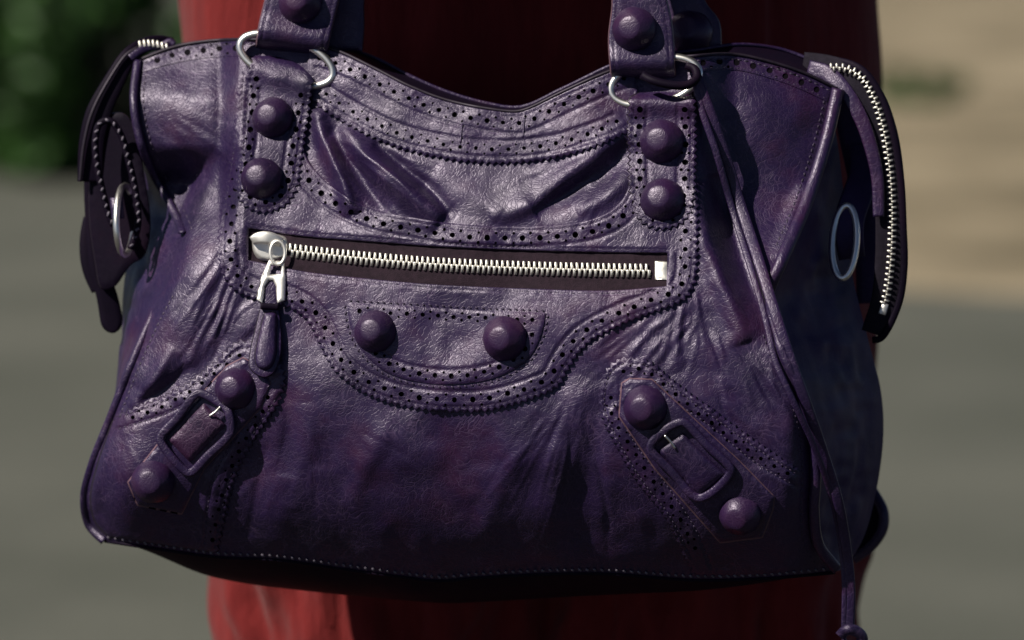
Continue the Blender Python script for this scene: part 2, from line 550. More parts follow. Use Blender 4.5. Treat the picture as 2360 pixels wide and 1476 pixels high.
def shell(name, out, lift, thick, parent, mat=None, holes=(), windows=(), lines=(), depth=None, sp=6.0,
          edge_w=7.0, pucker=0.0, puff=None, groove=3.2, wall=None, edge_mat=None, back=False, flare=2.2):
    """a piece of leather of real thickness lying over the relief, with punched holes, cut windows and sewn grooves"""
    depth = depth or D
    mat = mat or M['leather']
    out = np.asarray(out, float)[:, :2]
    holes = [h for h in holes]
    hc = np.array([(h[0], h[1]) for h in holes]) if holes else np.zeros((0, 2))
    if len(hc):
        ok = inside(hc, out) & (seg_dist(hc, out, True) > np.array([h[2] for h in holes]) + 2.5)
        for w in windows:
            ok &= ~inside(hc, w) & (seg_dist(hc, w, True) > np.array([h[2] for h in holes]) + 2.5)
        # no two holes touching
        kept = []
        for i in np.argsort([-h[2] for h in holes]):
            if ok[i] and all((holes[i][0] - holes[k][0]) ** 2 + (holes[i][1] - holes[k][1]) ** 2 > (holes[i][2] + holes[k][2] + 2) ** 2 for k in kept):
                kept.append(i)
        holes = [holes[i] for i in kept]
    verts = []; faces_in = []; edges_in = []
    def add_loop(c):
        b = len(verts); verts.extend([tuple(p) for p in c]); return list(range(b, b + len(c)))
    lo = add_loop(out)
    faces_in.append(lo)
    hl = []
    for (x, y, r) in holes:
        k = 12 if r > 6 else 8
        ph = RNG.uniform(0, 6.28); el = RNG.uniform(0.88, 1.1)
        hl.append(add_loop([(x + r * math.cos(ph + 2 * math.pi * i / k), y + r * el * math.sin(ph + 2 * math.pi * i / k)) for i in range(k)]))
    wl_ = [add_loop(np.asarray(w)[:, :2]) for w in windows]
    cut = hl + wl_
    faces_in += cut
    nfix = len(verts)
    fixed = np.array(verts)
    cand = []
    # seam lines give points of their own
    for ln in lines:
        c = resample(np.asarray(ln)[:, :2], max(2, int(arclen(np.asarray(ln))[-1] / 4)))
        cand.append(c); cand.append(offset(c, 4.0)); cand.append(offset(c, -4.0))
    nline = sum(len(c) for c in cand)
    x0, y0 = out.min(0); x1, y1 = out.max(0)
    gx, gy = np.meshgrid(np.arange(x0, x1 + sp, sp), np.arange(y0, y1 + sp, sp * 0.88))
    gx = gx + (np.arange(gx.shape[0]) % 2)[:, None] * sp / 2
    g = np.stack([gx.ravel(), gy.ravel()], -1) + RNG.uniform(-0.4, 0.4, (gx.size, 2))
    if lines:
        lp = np.concatenate(cand)
        # keep grid points off the lines
        m = np.ones(len(g), bool)
        for ln in lines:
            m &= seg_dist(g, np.asarray(ln)[:, :2]) > 7
        g = g[m]
        P = np.concatenate([lp, g])
    else:
        P = g
    ok = inside(P, out) & (seg_dist(P, out, True) > sp * 0.45)
    P = P[ok]
    if holes:
        hr = np.array([h[2] for h in holes]); hx = np.array([(h[0], h[1]) for h in holes])
        m = np.ones(len(P), bool)
        for (x, y, r) in holes:
            m &= (P[:, 0] - x) ** 2 + (P[:, 1] - y) ** 2 > (r + 2.0) ** 2
        P = P[m]
    for w in windows:
        w = np.asarray(w)[:, :2]
        P = P[~inside(P, w) & (seg_dist(P, w, True) > sp * 0.45)]
    verts_all = [Vector(v) for v in verts] + [Vector(p) for p in P]
    res = delaunay_2d_cdt(verts_all, [], faces_in, 1, 1e-4, True)
    rv, rf, of, ov = res[0], res[2], res[5], res[3]
    rv = np.array([(v.x, v.y) for v in rv])
    cutset = set(range(1, 1 + len(cut)))
    F = [f for f, o in zip(rf, of) if not (set(o) & cutset)]
    cen = np.array([rv[list(f)].mean(0) for f in F])
    keepF = inside(cen, out)
    F = [f for f, k in zip(F, keepF) if k]
    # heights
    dist = seg_dist(rv, out, True)
    for w in windows:
        dist = np.minimum(dist, seg_dist(rv, np.asarray(w)[:, :2], True))
    up = np.full(len(rv), float(thick))
    up -= thick * 0.5 * np.clip(1 - dist / edge_w, 0, 1) ** 2
    if puff:
        t = np.clip(dist / puff[1], 0, 1)
        up += puff[0] * np.sqrt(np.clip(1 - (1 - t) ** 2, 0, 1))
    for ln in lines:
        dl = seg_dist(rv, np.asarray(ln)[:, :2])
        up -= groove * np.clip(1 - dl / 4.2, 0, 1)
        up += pucker * np.exp(-((dl - 9) / 7) ** 2) * (0.6 + 0.7 * vnoise(rv[:, 0], rv[:, 1], 11, 21))
    if pucker:
        up += pucker * 0.8 * vnoise(rv[:, 0], rv[:, 1], 9, 22) * np.clip(1 - dist / 60, 0, 1)
    base = depth(rv[:, 0], rv[:, 1])
    vt = V3(rv[:, 0], rv[:, 1], base - lift - up)
    VS = [vt]; FS = []; MI = []; SM = []
    # orientation: face the camera (-y)
    def orient(f):
        a, b, c = vt[f[0]], vt[f[1]], vt[f[2]]
        n = np.cross(b - a, c - a)
        return tuple(f) if n[1] < 0 else tuple(f[::-1])
    F = [orient(f) for f in F]
    FS += F; MI += [0] * len(F); SM += [True] * len(F)
    # boundary walls
    cnt = {}
    for f in F:
        for i in range(len(f)):
            e = (f[i], f[(i + 1) % len(f)])
            cnt[e] = cnt.get(e, 0) + 1
    bnd = [e for e in cnt if (e[1], e[0]) not in cnt]
    outn = {}
    for a, b in bnd:
        tx, ty = rv[b] - rv[a]; L_ = math.hypot(tx, ty) + 1e-9
        # faces run so that the inside lies on one fixed side of every boundary edge
        for v in (a, b):
            q = outn.get(v, (0, 0)); outn[v] = (q[0] + ty / L_ * -1, q[1] + tx / L_)
    for v, (qx, qy) in list(outn.items()):
        L_ = math.hypot(qx, qy) + 1e-9; outn[v] = (qx / L_, qy / L_)
    if bnd:
        # make sure the sign points outwards
        tst = np.array([rv[v] + np.array(outn[v]) * 1.0 for v in list(outn)[:60]])
        if inside(tst, out).mean() > 0.5:
            outn = {v: (-q[0], -q[1]) for v, q in outn.items()}
    hole_of = {}
    hidx = {}
    for k, l in enumerate(hl):
        for i in l: hidx[i] = k
    vmap = {}
    nb = len(vt)
    lowv = []
    wall_d = lift - 1.0 if wall is None else wall
    for a, b in bnd:
        ia = [hidx[o] for o in ov[a] if o in hidx]; ib = [hidx[o] for o in ov[b] if o in hidx]
        ishole = bool(ia and ib)
        q = []
        for v in (a, b):
            if (v, ishole) not in vmap:
                vmap[(v, ishole)] = (nb + len(lowv), nb + len(lowv) + 1)
                lowv.append(vt[v])
                dd = base[v] - (lift + 0.5 if ishole else wall_d)
                fx, fy = (0, 0) if ishole else outn.get(v, (0, 0))
                lowv.append(V3(rv[v, 0] + fx * flare, rv[v, 1] + fy * flare, dd))
            q.append(vmap[(v, ishole)])
        FS.append((q[0][0], q[0][1], q[1][1], q[1][0])); MI.append(2 if ishole else 1); SM.append(True)
        if ishole:
            hole_of.setdefault(ia[0], []).append(q[0][1])
    VS.append(np.array(lowv).reshape(-1, 3))
    nb2 = nb + len(lowv)
    allv = np.concatenate(VS)
    # black bottoms of the holes
    extra = []
    for k, lst in hole_of.items():
        lst = list(dict.fromkeys(lst))
        c = allv[lst]; m_ = c.mean(0)
        ang = np.arctan2(c[:, 2] - m_[2], c[:, 0] - m_[0])
        o_ = [lst[i] for i in np.argsort(ang)]
        FS.append(tuple(o_)); MI.append(2); SM.append(False)
    if back:
        nb3 = len(allv)
        vb = V3(rv[:, 0], rv[:, 1], base - wall_d)
        allv = np.concatenate([allv, vb])
        FS += [tuple(nb3 + i for i in f[::-1]) for f in F]; MI += [0] * len(F); SM += [True] * len(F)
    return mesh(name, allv, FS, parent, [mat, edge_mat or M['edge'], M['lining']], MI, SM)


def ribbon(name, path, parent, mat, width, thick, lift=0.0, closed=False, depth=None, nseg=10, step=6.0, sq=2.6, raw=False, split=None):
    """a strap or cord of elliptical section along a path of (px,py[,depth]); width may vary along it"""
    P = np.asarray(path, float)
    c = P if raw else curve(P, step, closed)
    if c.shape[1] < 3:
        d = (depth or D)(c[:, 0], c[:, 1]) - lift
    else:
        d = c[:, 2] - lift
    n = len(c)
    if callable(width):
        s = arclen(c); w = np.array([width(t) for t in s / s[-1]])
    else:
        w = np.full(n, float(width))
    th = np.array([thick(t) for t in arclen(c) / arclen(c)[-1]]) if callable(thick) else np.full(n, float(thick))
    nn = normals2(c, closed)
    vs = []
    for k in range(nseg):
        a = 2 * math.pi * k / nseg
        ca, sa = math.cos(a), math.sin(a)
        ca = math.copysign(abs(ca) ** (2 / sq), ca); sa = math.copysign(abs(sa) ** (2 / sq), sa)
        vs.append(V3(c[:, 0] + nn[:, 0] * w / 2 * ca, c[:, 1] + nn[:, 1] * w / 2 * ca, d - th / 2 - th / 2 * sa))
    vs = np.stack(vs, 1).reshape(-1, 3)
    f = []
    for i in range(n if closed else n - 1):
        for k in range(nseg):
            a = i * nseg + k; b = i * nseg + (k + 1) % nseg
            i2 = (i + 1) % n
            f.append((a, b, i2 * nseg + (k + 1) % nseg, i2 * nseg + k))
    if not closed:
        f.append(tuple(range(nseg))[::-1]); f.append(tuple((n - 1) * nseg + k for k in range(nseg)))
    o = mesh(name, vs, f, parent, mat)
    bm = bmesh.new(); bm.from_mesh(o.data); bmesh.ops.recalc_face_normals(bm, faces=bm.faces); bm.to_mesh(o.data); bm.free()
    return o


def tube(name, path, parent, mat, r, lift=0.0, closed=False, depth=None, step=6.0):
    return ribbon(name, path, parent, mat, 2 * r, 2 * r, lift, closed, depth, 10, step, 2.0)


def stitches(name, paths, parent, lift, mat=None, length=10, width=3.6, gap=5, tilt=0.0, depth=None, height=2.0):
    """rows of sewn stitches, each a small rounded bar; too many to pick out singly, so one mesh per seam"""
    depth = depth or D
    VS = []; FS = []; nb = 0
    for path in paths:
        path = np.asarray(path, float)[:, :2]
        s = arclen(path)[-1]; n = int(s / (length + gap))
        if n < 1: continue
        t = (np.arange(n) + 0.5) / n * s
        p = at_len(path, t); nnl = normals2(path); sl_ = arclen(path)
        nx = np.interp(t, sl_, nnl[:, 0]); ny = np.interp(t, sl_, nnl[:, 1])
        for i in range(n):
            tx, ty = ny[i], -nx[i]
            a = tilt + RNG.normal() * 0.10
            tx, ty = tx * math.cos(a) - ty * math.sin(a), tx * math.sin(a) + ty * math.cos(a)
            qx, qy = -ty, tx
            l = length / 2 * RNG.uniform(0.85, 1.1); w = width / 2
            ring = []
            for (aa, bb, hh) in [(-1, 0, -0.5), (-0.6, -1, 0.0), (0.6, -1, 0.0), (1, 0, -0.5), (0.6, 1, 0.0), (-0.6, 1, 0.0), (-0.55, 0, 1), (0.55, 0, 1)]:
                x = p[i, 0] + tx * l * aa + qx * w * bb; y = p[i, 1] + ty * l * aa + qy * w * bb
                ring.append((x, y, hh * height))
            r = np.array(ring)
            VS.append(V3(r[:, 0], r[:, 1], depth(r[:, 0], r[:, 1]) - lift - r[:, 2]))
            for f in [(0, 1, 6), (1, 2, 7, 6), (2, 3, 7), (3, 4, 7), (4, 5, 6, 7), (5, 0, 6)]:
                FS.append(tuple(nb + k for k in f))
            nb += 8
    o = mesh(name, np.concatenate(VS), FS, parent, mat or M['thread'])
    bm = bmesh.new(); bm.from_mesh(o.data)
    for f in bm.faces:
        if f.normal.y > 0: f.normal_flip()
    bm.to_mesh(o.data); bm.free()
    o['kind'] = 'stuff'
    return o


DMS = None
def surf_normal(px, py, h=14):
    p0 = V3(px - h, py, D(px - h, py)); p1 = V3(px + h, py, D(px + h, py))
    q0 = V3(px, py + h, D(px, py + h)); q1 = V3(px, py - h, D(px, py - h))
    n = Vector(np.cross(p1 - p0, q1 - q0)).normalized()
    return n if n.y < 0 else -n


STUD_ME = None
def stud(px, py, R, lift, parent, lean=(-0.20, 0.0, 0.05), depth=None):
    """leather covered dome with a blunt pointed tip, turned with the leather it is riveted to"""
    global STUD_ME
    if STUD_ME is None:
        prof = [(1.0, -0.12), (1.02, 0.02), (1.0, 0.14), (0.955, 0.28), (0.89, 0.44), (0.80, 0.60), (0.70, 0.74), (0.61, 0.845), (0.54, 0.915), (0.50, 0.955), (0.46, 0.975), (0.41, 0.995), (0.33, 1.015), (0.23, 1.028), (0.12, 1.035), (0.0, 1.037)]
        ns = 40; vs = []; fs = []
        for (r, h) in prof[:-1]:
            for k in range(ns):
                a = 2 * math.pi * k / ns
                w = 1 + 0.014 * math.sin(3 * a + h * 5) + 0.014 * math.sin(13 * a + 2 * math.sin(4 * a)) * max(0, 1 - h) ** 1.5 + 0.006 * math.sin(7 * a + 9 * h)
                vs.append((r * w * math.cos(a), r * w * math.sin(a), h))
        vs.append((0, 0, prof[-1][1]))
        n = len(prof) - 1
        for i in range(n - 1):
            for k in range(ns):
                fs.append((i * ns + k, i * ns + (k + 1) % ns, (i + 1) * ns + (k + 1) % ns, (i + 1) * ns + k))
        for k in range(ns):
            fs.append(((n - 1) * ns + k, (n - 1) * ns + (k + 1) % ns, n * ns))
        STUD_ME = bpy.data.meshes.new('stud')
        STUD_ME.from_pydata(vs, [], fs)
        STUD_ME.polygons.foreach_set('use_smooth', np.ones(len(fs), bool))
        STUD_ME.materials.append(M['stud'])
    me = STUD_ME.copy()
    R = R * S * RNG.uniform(0.97, 1.03)
    rot0 = RNG.uniform(0, 6.28)
    n = surf_normal(px, py, 30) if depth is None else Vector((0, -1, 0.1))
    n = (Vector((n.x * 0.5, n.y, n.z * 0.5)) + Vector(lean) + Vector((RNG.normal() * 0.04, 0, RNG.normal() * 0.04))).normalized()
    q = n.to_track_quat('Z', 'Y').to_matrix().to_4x4() @ Matrix.Rotation(rot0, 4, 'Z')
    c = V3(px, py, (depth or D)(px, py) - lift)
    me.transform(Matrix.Translation(Vector(c)) @ q @ Matrix.Diagonal((R, R, R * 0.84, 1)))
    o = bpy.data.objects.new('stud', me)
    COL.objects.link(o); o.parent = parent
    return o


# ================================================================ THE HANDBAG
bag = thing('handbag', 'purple leather handbag with domed studs, silver zip pocket and buckled corners, before red trousers', 'handbag', FRAME)

TOP = curve([(318, 138), (400, 108), (470, 95), (560, 90), (660, 95), (770, 114), (860, 155), (945, 198), (1030, 230), (1120, 249), (1190, 256), (1215, 250), (1300, 209), (1400, 165), (1480, 140), (1600, 128), (1690, 124), (1780, 143), (1860, 170), (1932, 205)], 8)
BOT = curve([(240, 1247), (350, 1264), (500, 1285), (640, 1292), (800, 1314), (930, 1331), (1010, 1340), (1100, 1333), (1250, 1325), (1400, 1324), (1600, 1338), (1750, 1335), (1860, 1326), (1925, 1320)], 8)
LEFT = curve([(318, 138), (308, 230), (322, 320), (352, 400), (396, 480), (422, 545), (408, 620), (352, 730), (303, 840), (252, 970), (211, 1075), (194, 1150), (206, 1212), (240, 1247)], 8)
RIGHT = curve([(1932, 205), (1903, 330), (1854, 480), (1802, 600), (1768, 690), (1795, 810), (1840, 910), (1866, 1000), (1872, 1100), (1868, 1180), (1880, 1260), (1925, 1320)], 8)


def coons(T, B, L, R, nu, nv):
    T = resample(T, nu); B = resample(B, nu); L = resample(L, nv); R = resample(R, nv)
    uu = np.linspace(0, 1, nu)[None, :, None]; vv = np.linspace(0, 1, nv)[:, None, None]
    C = (1 - vv) * T[None] + vv * B[None] + (1 - uu) * L[:, None] + uu * R[:, None]
    C -= (1 - uu) * (1 - vv) * T[0] + uu * (1 - vv) * T[-1] + (1 - uu) * vv * B[0] + uu * vv * B[-1]
    return C


nu, nv = 420, 300
G = coons(TOP, BOT, LEFT, RIGHT, nu, nv)
vf = V3(G[..., 0], G[..., 1], D(G[..., 0], G[..., 1])).reshape(-1, 3)
mesh('front_panel', vf, grid_faces(nu, nv), bag, M['leather'])

# back panel, gussets, base and closure
BTOP = curve([(345, 128), (420, 104), (560, 92), (770, 104), (860, 132), (950, 178), (1030, 212), (1120, 238), (1200, 247), (1300, 203), (1450, 136), (1600, 117), (1700, 103), (1800, 114), (1885, 145)], 8)
BLEFT = curve([(345, 128), (330, 300), (305, 450), (292, 600), (282, 700), (284, 830), (290, 950), (300, 1080), (300, 1190), (310, 1240)], 8)
BRIGHT = curve([(1885, 145), (1925, 300), (1945, 450), (1962, 620), (2000, 780), (2030, 900), (2036, 1000), (2020, 1130), (1990, 1240), (1955, 1300)], 8)
BBOT = curve([(310, 1240), (460, 1318), (560, 1340), (700, 1354), (900, 1360), (1100, 1360), (1300, 1352), (1500, 1344), (1700, 1330), (1955, 1300)], 8)
def dback(px, py):
    px = np.asarray(px, float); py = np.asarray(py, float)
    return (300 + 160 * smooth(150, 1050, py) - (px - 1040) * YAW * (1 - 0.5 * smooth(200, 900, py))
            + 110 * smooth(600, 430, px) * smooth(700, 350, py) + 130 * smooth(1600, 1850, px) * smooth(800, 400, py))
nb_u, nb_v = 90, 70
G = coons(BTOP, BBOT, BLEFT, BRIGHT, nb_u, nb_v)
dd = dback(G[..., 0], G[..., 1]) + 50 * np.sin(np.linspace(0, math.pi, nb_u))[None, :] * np.sin(np.linspace(0, math.pi, nb_v))[:, None]
mesh('back_panel', V3(G[..., 0], G[..., 1], dd).reshape(-1, 3), grid_faces(nb_u, nb_v, flip=True), bag, M['leather'])


def bridge(name, A, dA, B, dB, n, m, bulge, mat, flip=False, wrinkle=0.0):
    """sheet between two edges, pushed out by bulge (image x, y, depth) in its middle"""
    A = resample(A, n); B = resample(B, n)
    da = dA(A[:, 0], A[:, 1]); db = dB(B[:, 0], B[:, 1])
    rows = []
    for j in range(m):
        t = j / (m - 1)
        w = 4 * t * (1 - t)
        bx, by, bd = bulge(np.linspace(0, 1, n), t)
        x = A[:, 0] * (1 - t) + B[:, 0] * t + bx * w
        y = A[:, 1] * (1 - t) + B[:, 1] * t + by * w
        d = da * (1 - t) + db * t + bd * w
        d = d + wrinkle * w * (vnoise(y, x, 60, 31) + 0.5 * vnoise(y, x * 0.6, 22, 32))
        x = x + wrinkle * 0.4 * w * vnoise(y, d, 45, 33)
        rows.append(V3(x, y, d))
    return mesh(name, np.stack(rows).reshape(-1, 3), grid_faces(n, m, flip=flip), bag, mat)


bridge('gusset', LEFT, D, BLEFT, dback, 160, 40, lambda s, t: (-18 * np.sin(s * math.pi) - 0 * s, 0 * s, 40 * np.sin(s * math.pi)), M['leather'], False, 10)
bridge('gusset', RIGHT, D, BRIGHT, dback, 160, 40, lambda s, t: (12 * np.sin(s * math.pi), 0 * s, 30 * np.sin(s * math.pi)), M['gusset'], True, 12)
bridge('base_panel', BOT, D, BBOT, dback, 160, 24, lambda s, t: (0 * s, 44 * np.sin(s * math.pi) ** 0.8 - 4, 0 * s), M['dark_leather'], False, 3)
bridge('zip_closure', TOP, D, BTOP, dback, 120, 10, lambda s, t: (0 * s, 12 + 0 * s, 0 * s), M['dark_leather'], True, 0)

# ---------------------------------------------------------------- edge piping
def along(c, i0, i1):
    return c[int(i0 * (len(c) - 1)):int(i1 * (len(c) - 1)) + 1]
tube('piping', along(LEFT, 0.0, 0.36), bag, M['leather'], 10, 2)
_pl = along(LEFT, 0.52, 1.0)
_sl = arclen(_pl)
_pl = np.column_stack([_pl[:, 0], _pl[:, 1], D(_pl[:, 0], _pl[:, 1]) - 2 + 46 * np.clip(1 - _sl / 120, 0, 1) ** 2])
tube('piping', _pl[::3], bag, M['leather'], 10)
_pr = along(RIGHT, 0.0, 0.43)
_sr = arclen(_pr)
_pr = np.column_stack([_pr[:, 0], _pr[:, 1], D(_pr[:, 0], _pr[:, 1]) - 2 + 60 * np.clip((_sr - _sr[-1] + 110) / 110, 0, 1) ** 2])
tube('piping', _pr[::3], bag, M['leather'], 15)
tube('piping', offset(along(RIGHT, 0.44, 1.0), -8), bag, M['leather'], 13, 4)
bp_ = BOT
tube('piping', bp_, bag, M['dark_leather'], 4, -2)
stitches('stitching', [offset(BOT, -9)], bag, 3, M['pale_thread'], 10, 5.0, 7, 0.6, height=4)
stitches('stitching', [offset(along(LEFT, 0.02, 0.36), -22), offset(along(LEFT, 0.48, 0.98), -18), offset(along(RIGHT, 0.02, 0.34), 26), offset(along(RIGHT, 0.5, 0.97), 22)], bag, 1, None, 10, 3.5, 4)
# back top edge binding seen over the front edge
ribbon('top_binding', [(c[0], c[1], float(dback(c[0], c[1]))) for c in BTOP[::4]], bag, M['leather'], 8, 10)
tube('top_binding', offset(TOP, 1), bag, M['edge'], 3.6, 2)

# ---------------------------------------------------------------- upper trims: wing bands and the yoke between the tabs
def wing_band(top, low, holes_path, name='wing_band'):
    o = outline((top, 's'), (low[::-1], 's'))
    hp = curve(holes_path, 6)
    sh = shell(name, o, 0.5, 3.0, bag, holes=perforate(hp, 7.0, 3.6, 39, 11), lines=[offset(curve(top, 6), 9)[2:-2]], pucker=0.5, sp=6, wall=-6)
    stitches('stitching', [offset(curve(low, 6), -5), offset(curve(top, 6), 9)], sh, 2.2)
    return sh
wing_band([(325, 139), (400, 111), (470, 98), (560, 93), (600, 93)], [(328, 166), (400, 146), (470, 134), (560, 130), (600, 130)], [(345, 146), (400, 128), (470, 116), (560, 110)])
wing_band([(1588, 132), (1690, 128), (1780, 147), (1860, 174), (1920, 203)], [(1588, 166), (1690, 161), (1780, 182), (1850, 208), (1905, 234)], [(1600, 146), (1690, 144), (1780, 165), (1850, 192), (1900, 214)])

ytop = [(712, 104), (770, 118), (860, 159), (945, 202), (1030, 234), (1120, 253), (1190, 260), (1216, 253), (1300, 213), (1400, 169), (1465, 146)]
ylow = [(1470, 292), (1420, 318), (1360, 341), (1280, 364), (1180, 376), (1090, 374), (1000, 361), (900, 334), (820, 297), (760, 262), (708, 226)]
yout = outline((ytop, 's'), (ylow, 'p'))
yt = curve(ytop, 6); yl = curve(ylow[::-1], 6)
h = perforate(offset(yt, 25)[2:-3], 5.8, 3.2, 38, 11) + perforate(offset(yl, -32)[2:-3], 5.0, 3.0, 38, 10)
lns = [offset(yt, 47)[4:-4], offset(yl, -14)[3:-3], offset(yl, -52)[4:-6], offset(yt, 8)[2:-2]]
yoke = shell('yoke_band', yout, 1.0, 9.0, bag, holes=h, lines=lns, pucker=1.0, sp=6, wall=-8, edge_w=5, flare=3.4)
stitches('stitching', lns, yoke, 6.0, None, 9, 3.4, 4)
# joins across the yoke
for x, y0_, y1_ in ((1063, 286, 330), (1207, 272, 318)):
    tube('yoke_seam', [(x + 2, y0_), (x, (y0_ + y1_) / 2), (x - 2, y1_)], yoke, M['leather'], 2.2, 8.5)

# ---------------------------------------------------------------- the pocket panel with its zip
p_out = [(560, 128), (549, 190), (545, 250), (530, 340), (516, 430), (505, 520), (503, 580), (513, 632), (545, 672), (600, 694), (655, 704), (705, 736), (735, 790), (765, 846), (815, 891), (885, 925), (965, 943), (1040, 949), (1130, 945), (1220, 921), (1288, 888), (1312, 845), (1352, 794), (1425, 752), (1520, 714), (1575, 692), (1600, 652), (1607, 560), (1607, 460), (1606, 350), (1600, 225)]
p_in = [(1446, 300), (1450, 400), (1446, 440), (1418, 478), (1372, 503), (1300, 517), (1150, 522), (1040, 515), (940, 500), (860, 482), (785, 446), (738, 405), (706, 362), (694, 300), (705, 215)]
pout = outline((p_out, 'p'), ([(1600, 225), (1452, 225), (1446, 300)], 'l'), (p_in, 's'), ([(705, 215), (690, 150), (560, 128)], 'l'))
w_top = [(573, 527), (700, 545), (850, 557), (1000, 568), (1200, 577), (1400, 582), (1538, 584)]
w_bot = [(1536, 660), (1400, 670), (1200, 665), (1000, 656), (850, 643), (700, 626), (572, 600)]
win = outline((w_top, 's'), (w_bot, 's'))
po = curve(p_out, 6); pi = curve(p_in, 6)
row_o = offset(po, 27) if inside(offset(po, 27)[200:201], pout)[0] else offset(po, -27)
sgn = 27 if np.allclose(row_o, offset(po, 27)) else -27
row_i = offset(pi, -27) if inside(offset(pi, -27)[60:61], pout)[0] else offset(pi, 27)
sgi = -27 if np.allclose(row_i, offset(pi, -27)) else 27
holes = perforate(row_o[40:-34], 6.2, 3.4, 41, 11) + perforate(row_i[24:-24], 6.8, 3.5, 40, 11)
lns = [offset(po, sgn / 27 * 10)[6:-6], offset(po, sgn / 27 * 46)[52:-60], offset(pi, sgi / 27 * 8)[4:-4], offset(pi, sgi / 27 * 46)[30:-30]]
# keep the inner rows out of the window
def clip_line(l):
    l = np.asarray(l)
    m = inside(l[:, :2], pout) & ~inside(l[:, :2], win) & (seg_dist(l[:, :2], win, True) > 6)
    segs = []; cur = []
    for p, k in zip(l, m):
        if k: cur.append(p)
        else:
            if len(cur) > 6: segs.append(np.array(cur))
            cur = []
    if len(cur) > 6: segs.append(np.array(cur))
    return segs
L2 = []
for l in lns: L2 += clip_line(l)
wt = curve(w_top, 6); wb = curve(w_bot, 6)
L2 += [offset(wt, -7), offset(wb, -7)]
L2 = [l for l in L2 if inside(l[len(l) // 2:len(l) // 2 + 1, :2], pout)[0]]
pocket = shell('pocket_panel', pout, 1.0, 10.0, bag, holes=holes, windows=[win], lines=L2, pucker=0.9, sp=6, wall=-8, edge_w=5, flare=3.4)
stitches('stitching', L2, pocket, 7.5, None, 9, 3.4, 4)

# zip: tape, teeth, end stop, slider with pull
zc = curve([(590, 566), (665, 577), (760, 588), (850, 597), (1000, 609), (1200, 618), (1400, 623), (1538, 625)], 4)
tape_out = outline(([(566, 520), (700, 538), (850, 550), (1000, 561), (1200, 570), (1400, 575), (1545, 577)], 's'), ([(1543, 667), (1400, 677), (1200, 672), (1000, 663), (850, 650), (700, 633), (566, 607)], 's'))
zipper = shell('zipper', tape_out, 0.2, 1.2, bag, mat=M['tape'], sp=9, edge_mat=M['tape'], wall=-6)
tooth_me = None
def make_tooth(px, py, ang, up, lift, parent, wid=6.2, hgt=18.5, th=5.5, depth=None):
    """one metal tooth: a rounded bar with a bulged tip"""
    t = np.array([math.cos(ang), math.sin(ang)]); n = np.array([-t[1], t[0]]) * (-1 if up else 1)
    prof = [(-0.42, 0.55), (0.15, 0.5), (0.38, 0.62), (0.52, 0.45)]
    pts = []; d = float((depth or D)(px, py)) - lift
    for (a, w) in prof:
        c = np.array([px, py]) + n * a * hgt
        for (b, z) in ((-1, 0), (-0.75, 0.85), (0, 1.0), (0.75, 0.85), (1, 0)):
            q = c + t * b * w * wid
            pts.append((q[0], q[1], d - z * th))
    pts = np.array(pts)
    f = grid_faces(5, 4)
    f += [(0, 1, 2, 3, 4), (19, 18, 17, 16, 15)]
    o = mesh('zip_tooth', V3(pts[:, 0], pts[:, 1], pts[:, 2]), f, parent, M['nickel'])
    return o
s_all = arclen(zc)[-1]
zi0 = np.interp(668, zc[:, 0], arclen(zc)); zi1 = np.interp(1502, zc[:, 0], arclen(zc))
nt_ = 68
for k in range(nt_):
    for up in (True, False):
        t = zi0 + (zi1 - zi0) * (k + (0.0 if up else 0.5)) / nt_
        p = at_len(zc, [t])[0]; q = at_len(zc, [t + 3])[0]
        a = math.atan2(q[1] - p[1], q[0] - p[0]) 
        n = np.array([math.sin(a), -math.cos(a)]) * (8.0 if up else -8.0)
        make_tooth(p[0] + n[0], p[1] + n[1], a + RNG.normal() * 0.03, not up, 3, zipper)
shell('end_stop', outline(([(1511, 604), (1537, 605), (1537, 645), (1511, 644), (1511, 604)], 'l')), 3, 5, zipper, mat=M['nickel'], sp=6, edge_mat=M['nickel'])
# slider
zd = float(D(620, 570))
flat = lambda d: (lambda x, y: np.full(np.shape(x), d, float))
shell('slider', outline(([(583, 556), (592, 542), (612, 536), (640, 543), (660, 552), (662, 590), (645, 598), (620, 602), (597, 596), (586, 580), (583, 556)], 's')), 6, 9, zipper, mat=M['satin'], depth=flat(zd), puff=(2, 5), sp=4, edge_mat=M['satin'])
ribbon('slider_bridge', [(580, 556, zd), (592, 550, zd - 8), (612, 548, zd - 12), (634, 553, zd - 8), (650, 560, zd)], zipper, M['satin'], lambda t: 20 + 10 * math.sin(math.pi * t), 12, 16, step=4, sq=3.4)
ringp = [(640 + 17 * math.cos(a), 583 + 27 * math.sin(a), zd - 34) for a in np.linspace(0, 2 * math.pi, 12, endpoint=False)]
pull = tube('pull_tab', ringp, zipper, M['satin'], 4.0, closed=True, step=4)
tabo = outline(([(621, 602), (653, 605), (657, 640), (655, 692), (640, 698), (638, 660), (630, 645), (618, 645), (608, 660), (604, 698), (592, 690), (604, 640), (621, 602)], 'l'))
shell('pull_tab', tabo, 26, 6, zipper, mat=M['satin'], depth=lambda x, y: zd - 4 - 0.23 * (np.asarray(y, float) - 590), sp=4, edge_w=6, edge_mat=M['satin'], back=True, windows=[np.array([(624, 610), (650, 612), (649, 634), (620, 634)], float)])
tas = outline(([(608, 652), (618, 643), (630, 645), (638, 660), (640, 700), (645, 745), (647, 800), (640, 838), (628, 860), (610, 869), (590, 862), (576, 846), (578, 810), (588, 765), (600, 715), (605, 690), (608, 652)], 's'))
tassel = shell('pull_tassel', tas, 20, 4, zipper, depth=lambda x, y: zd - 18 - 0.20 * (np.asarray(y) - 650), puff=(0, 1), sp=5, edge_w=4, back=True)
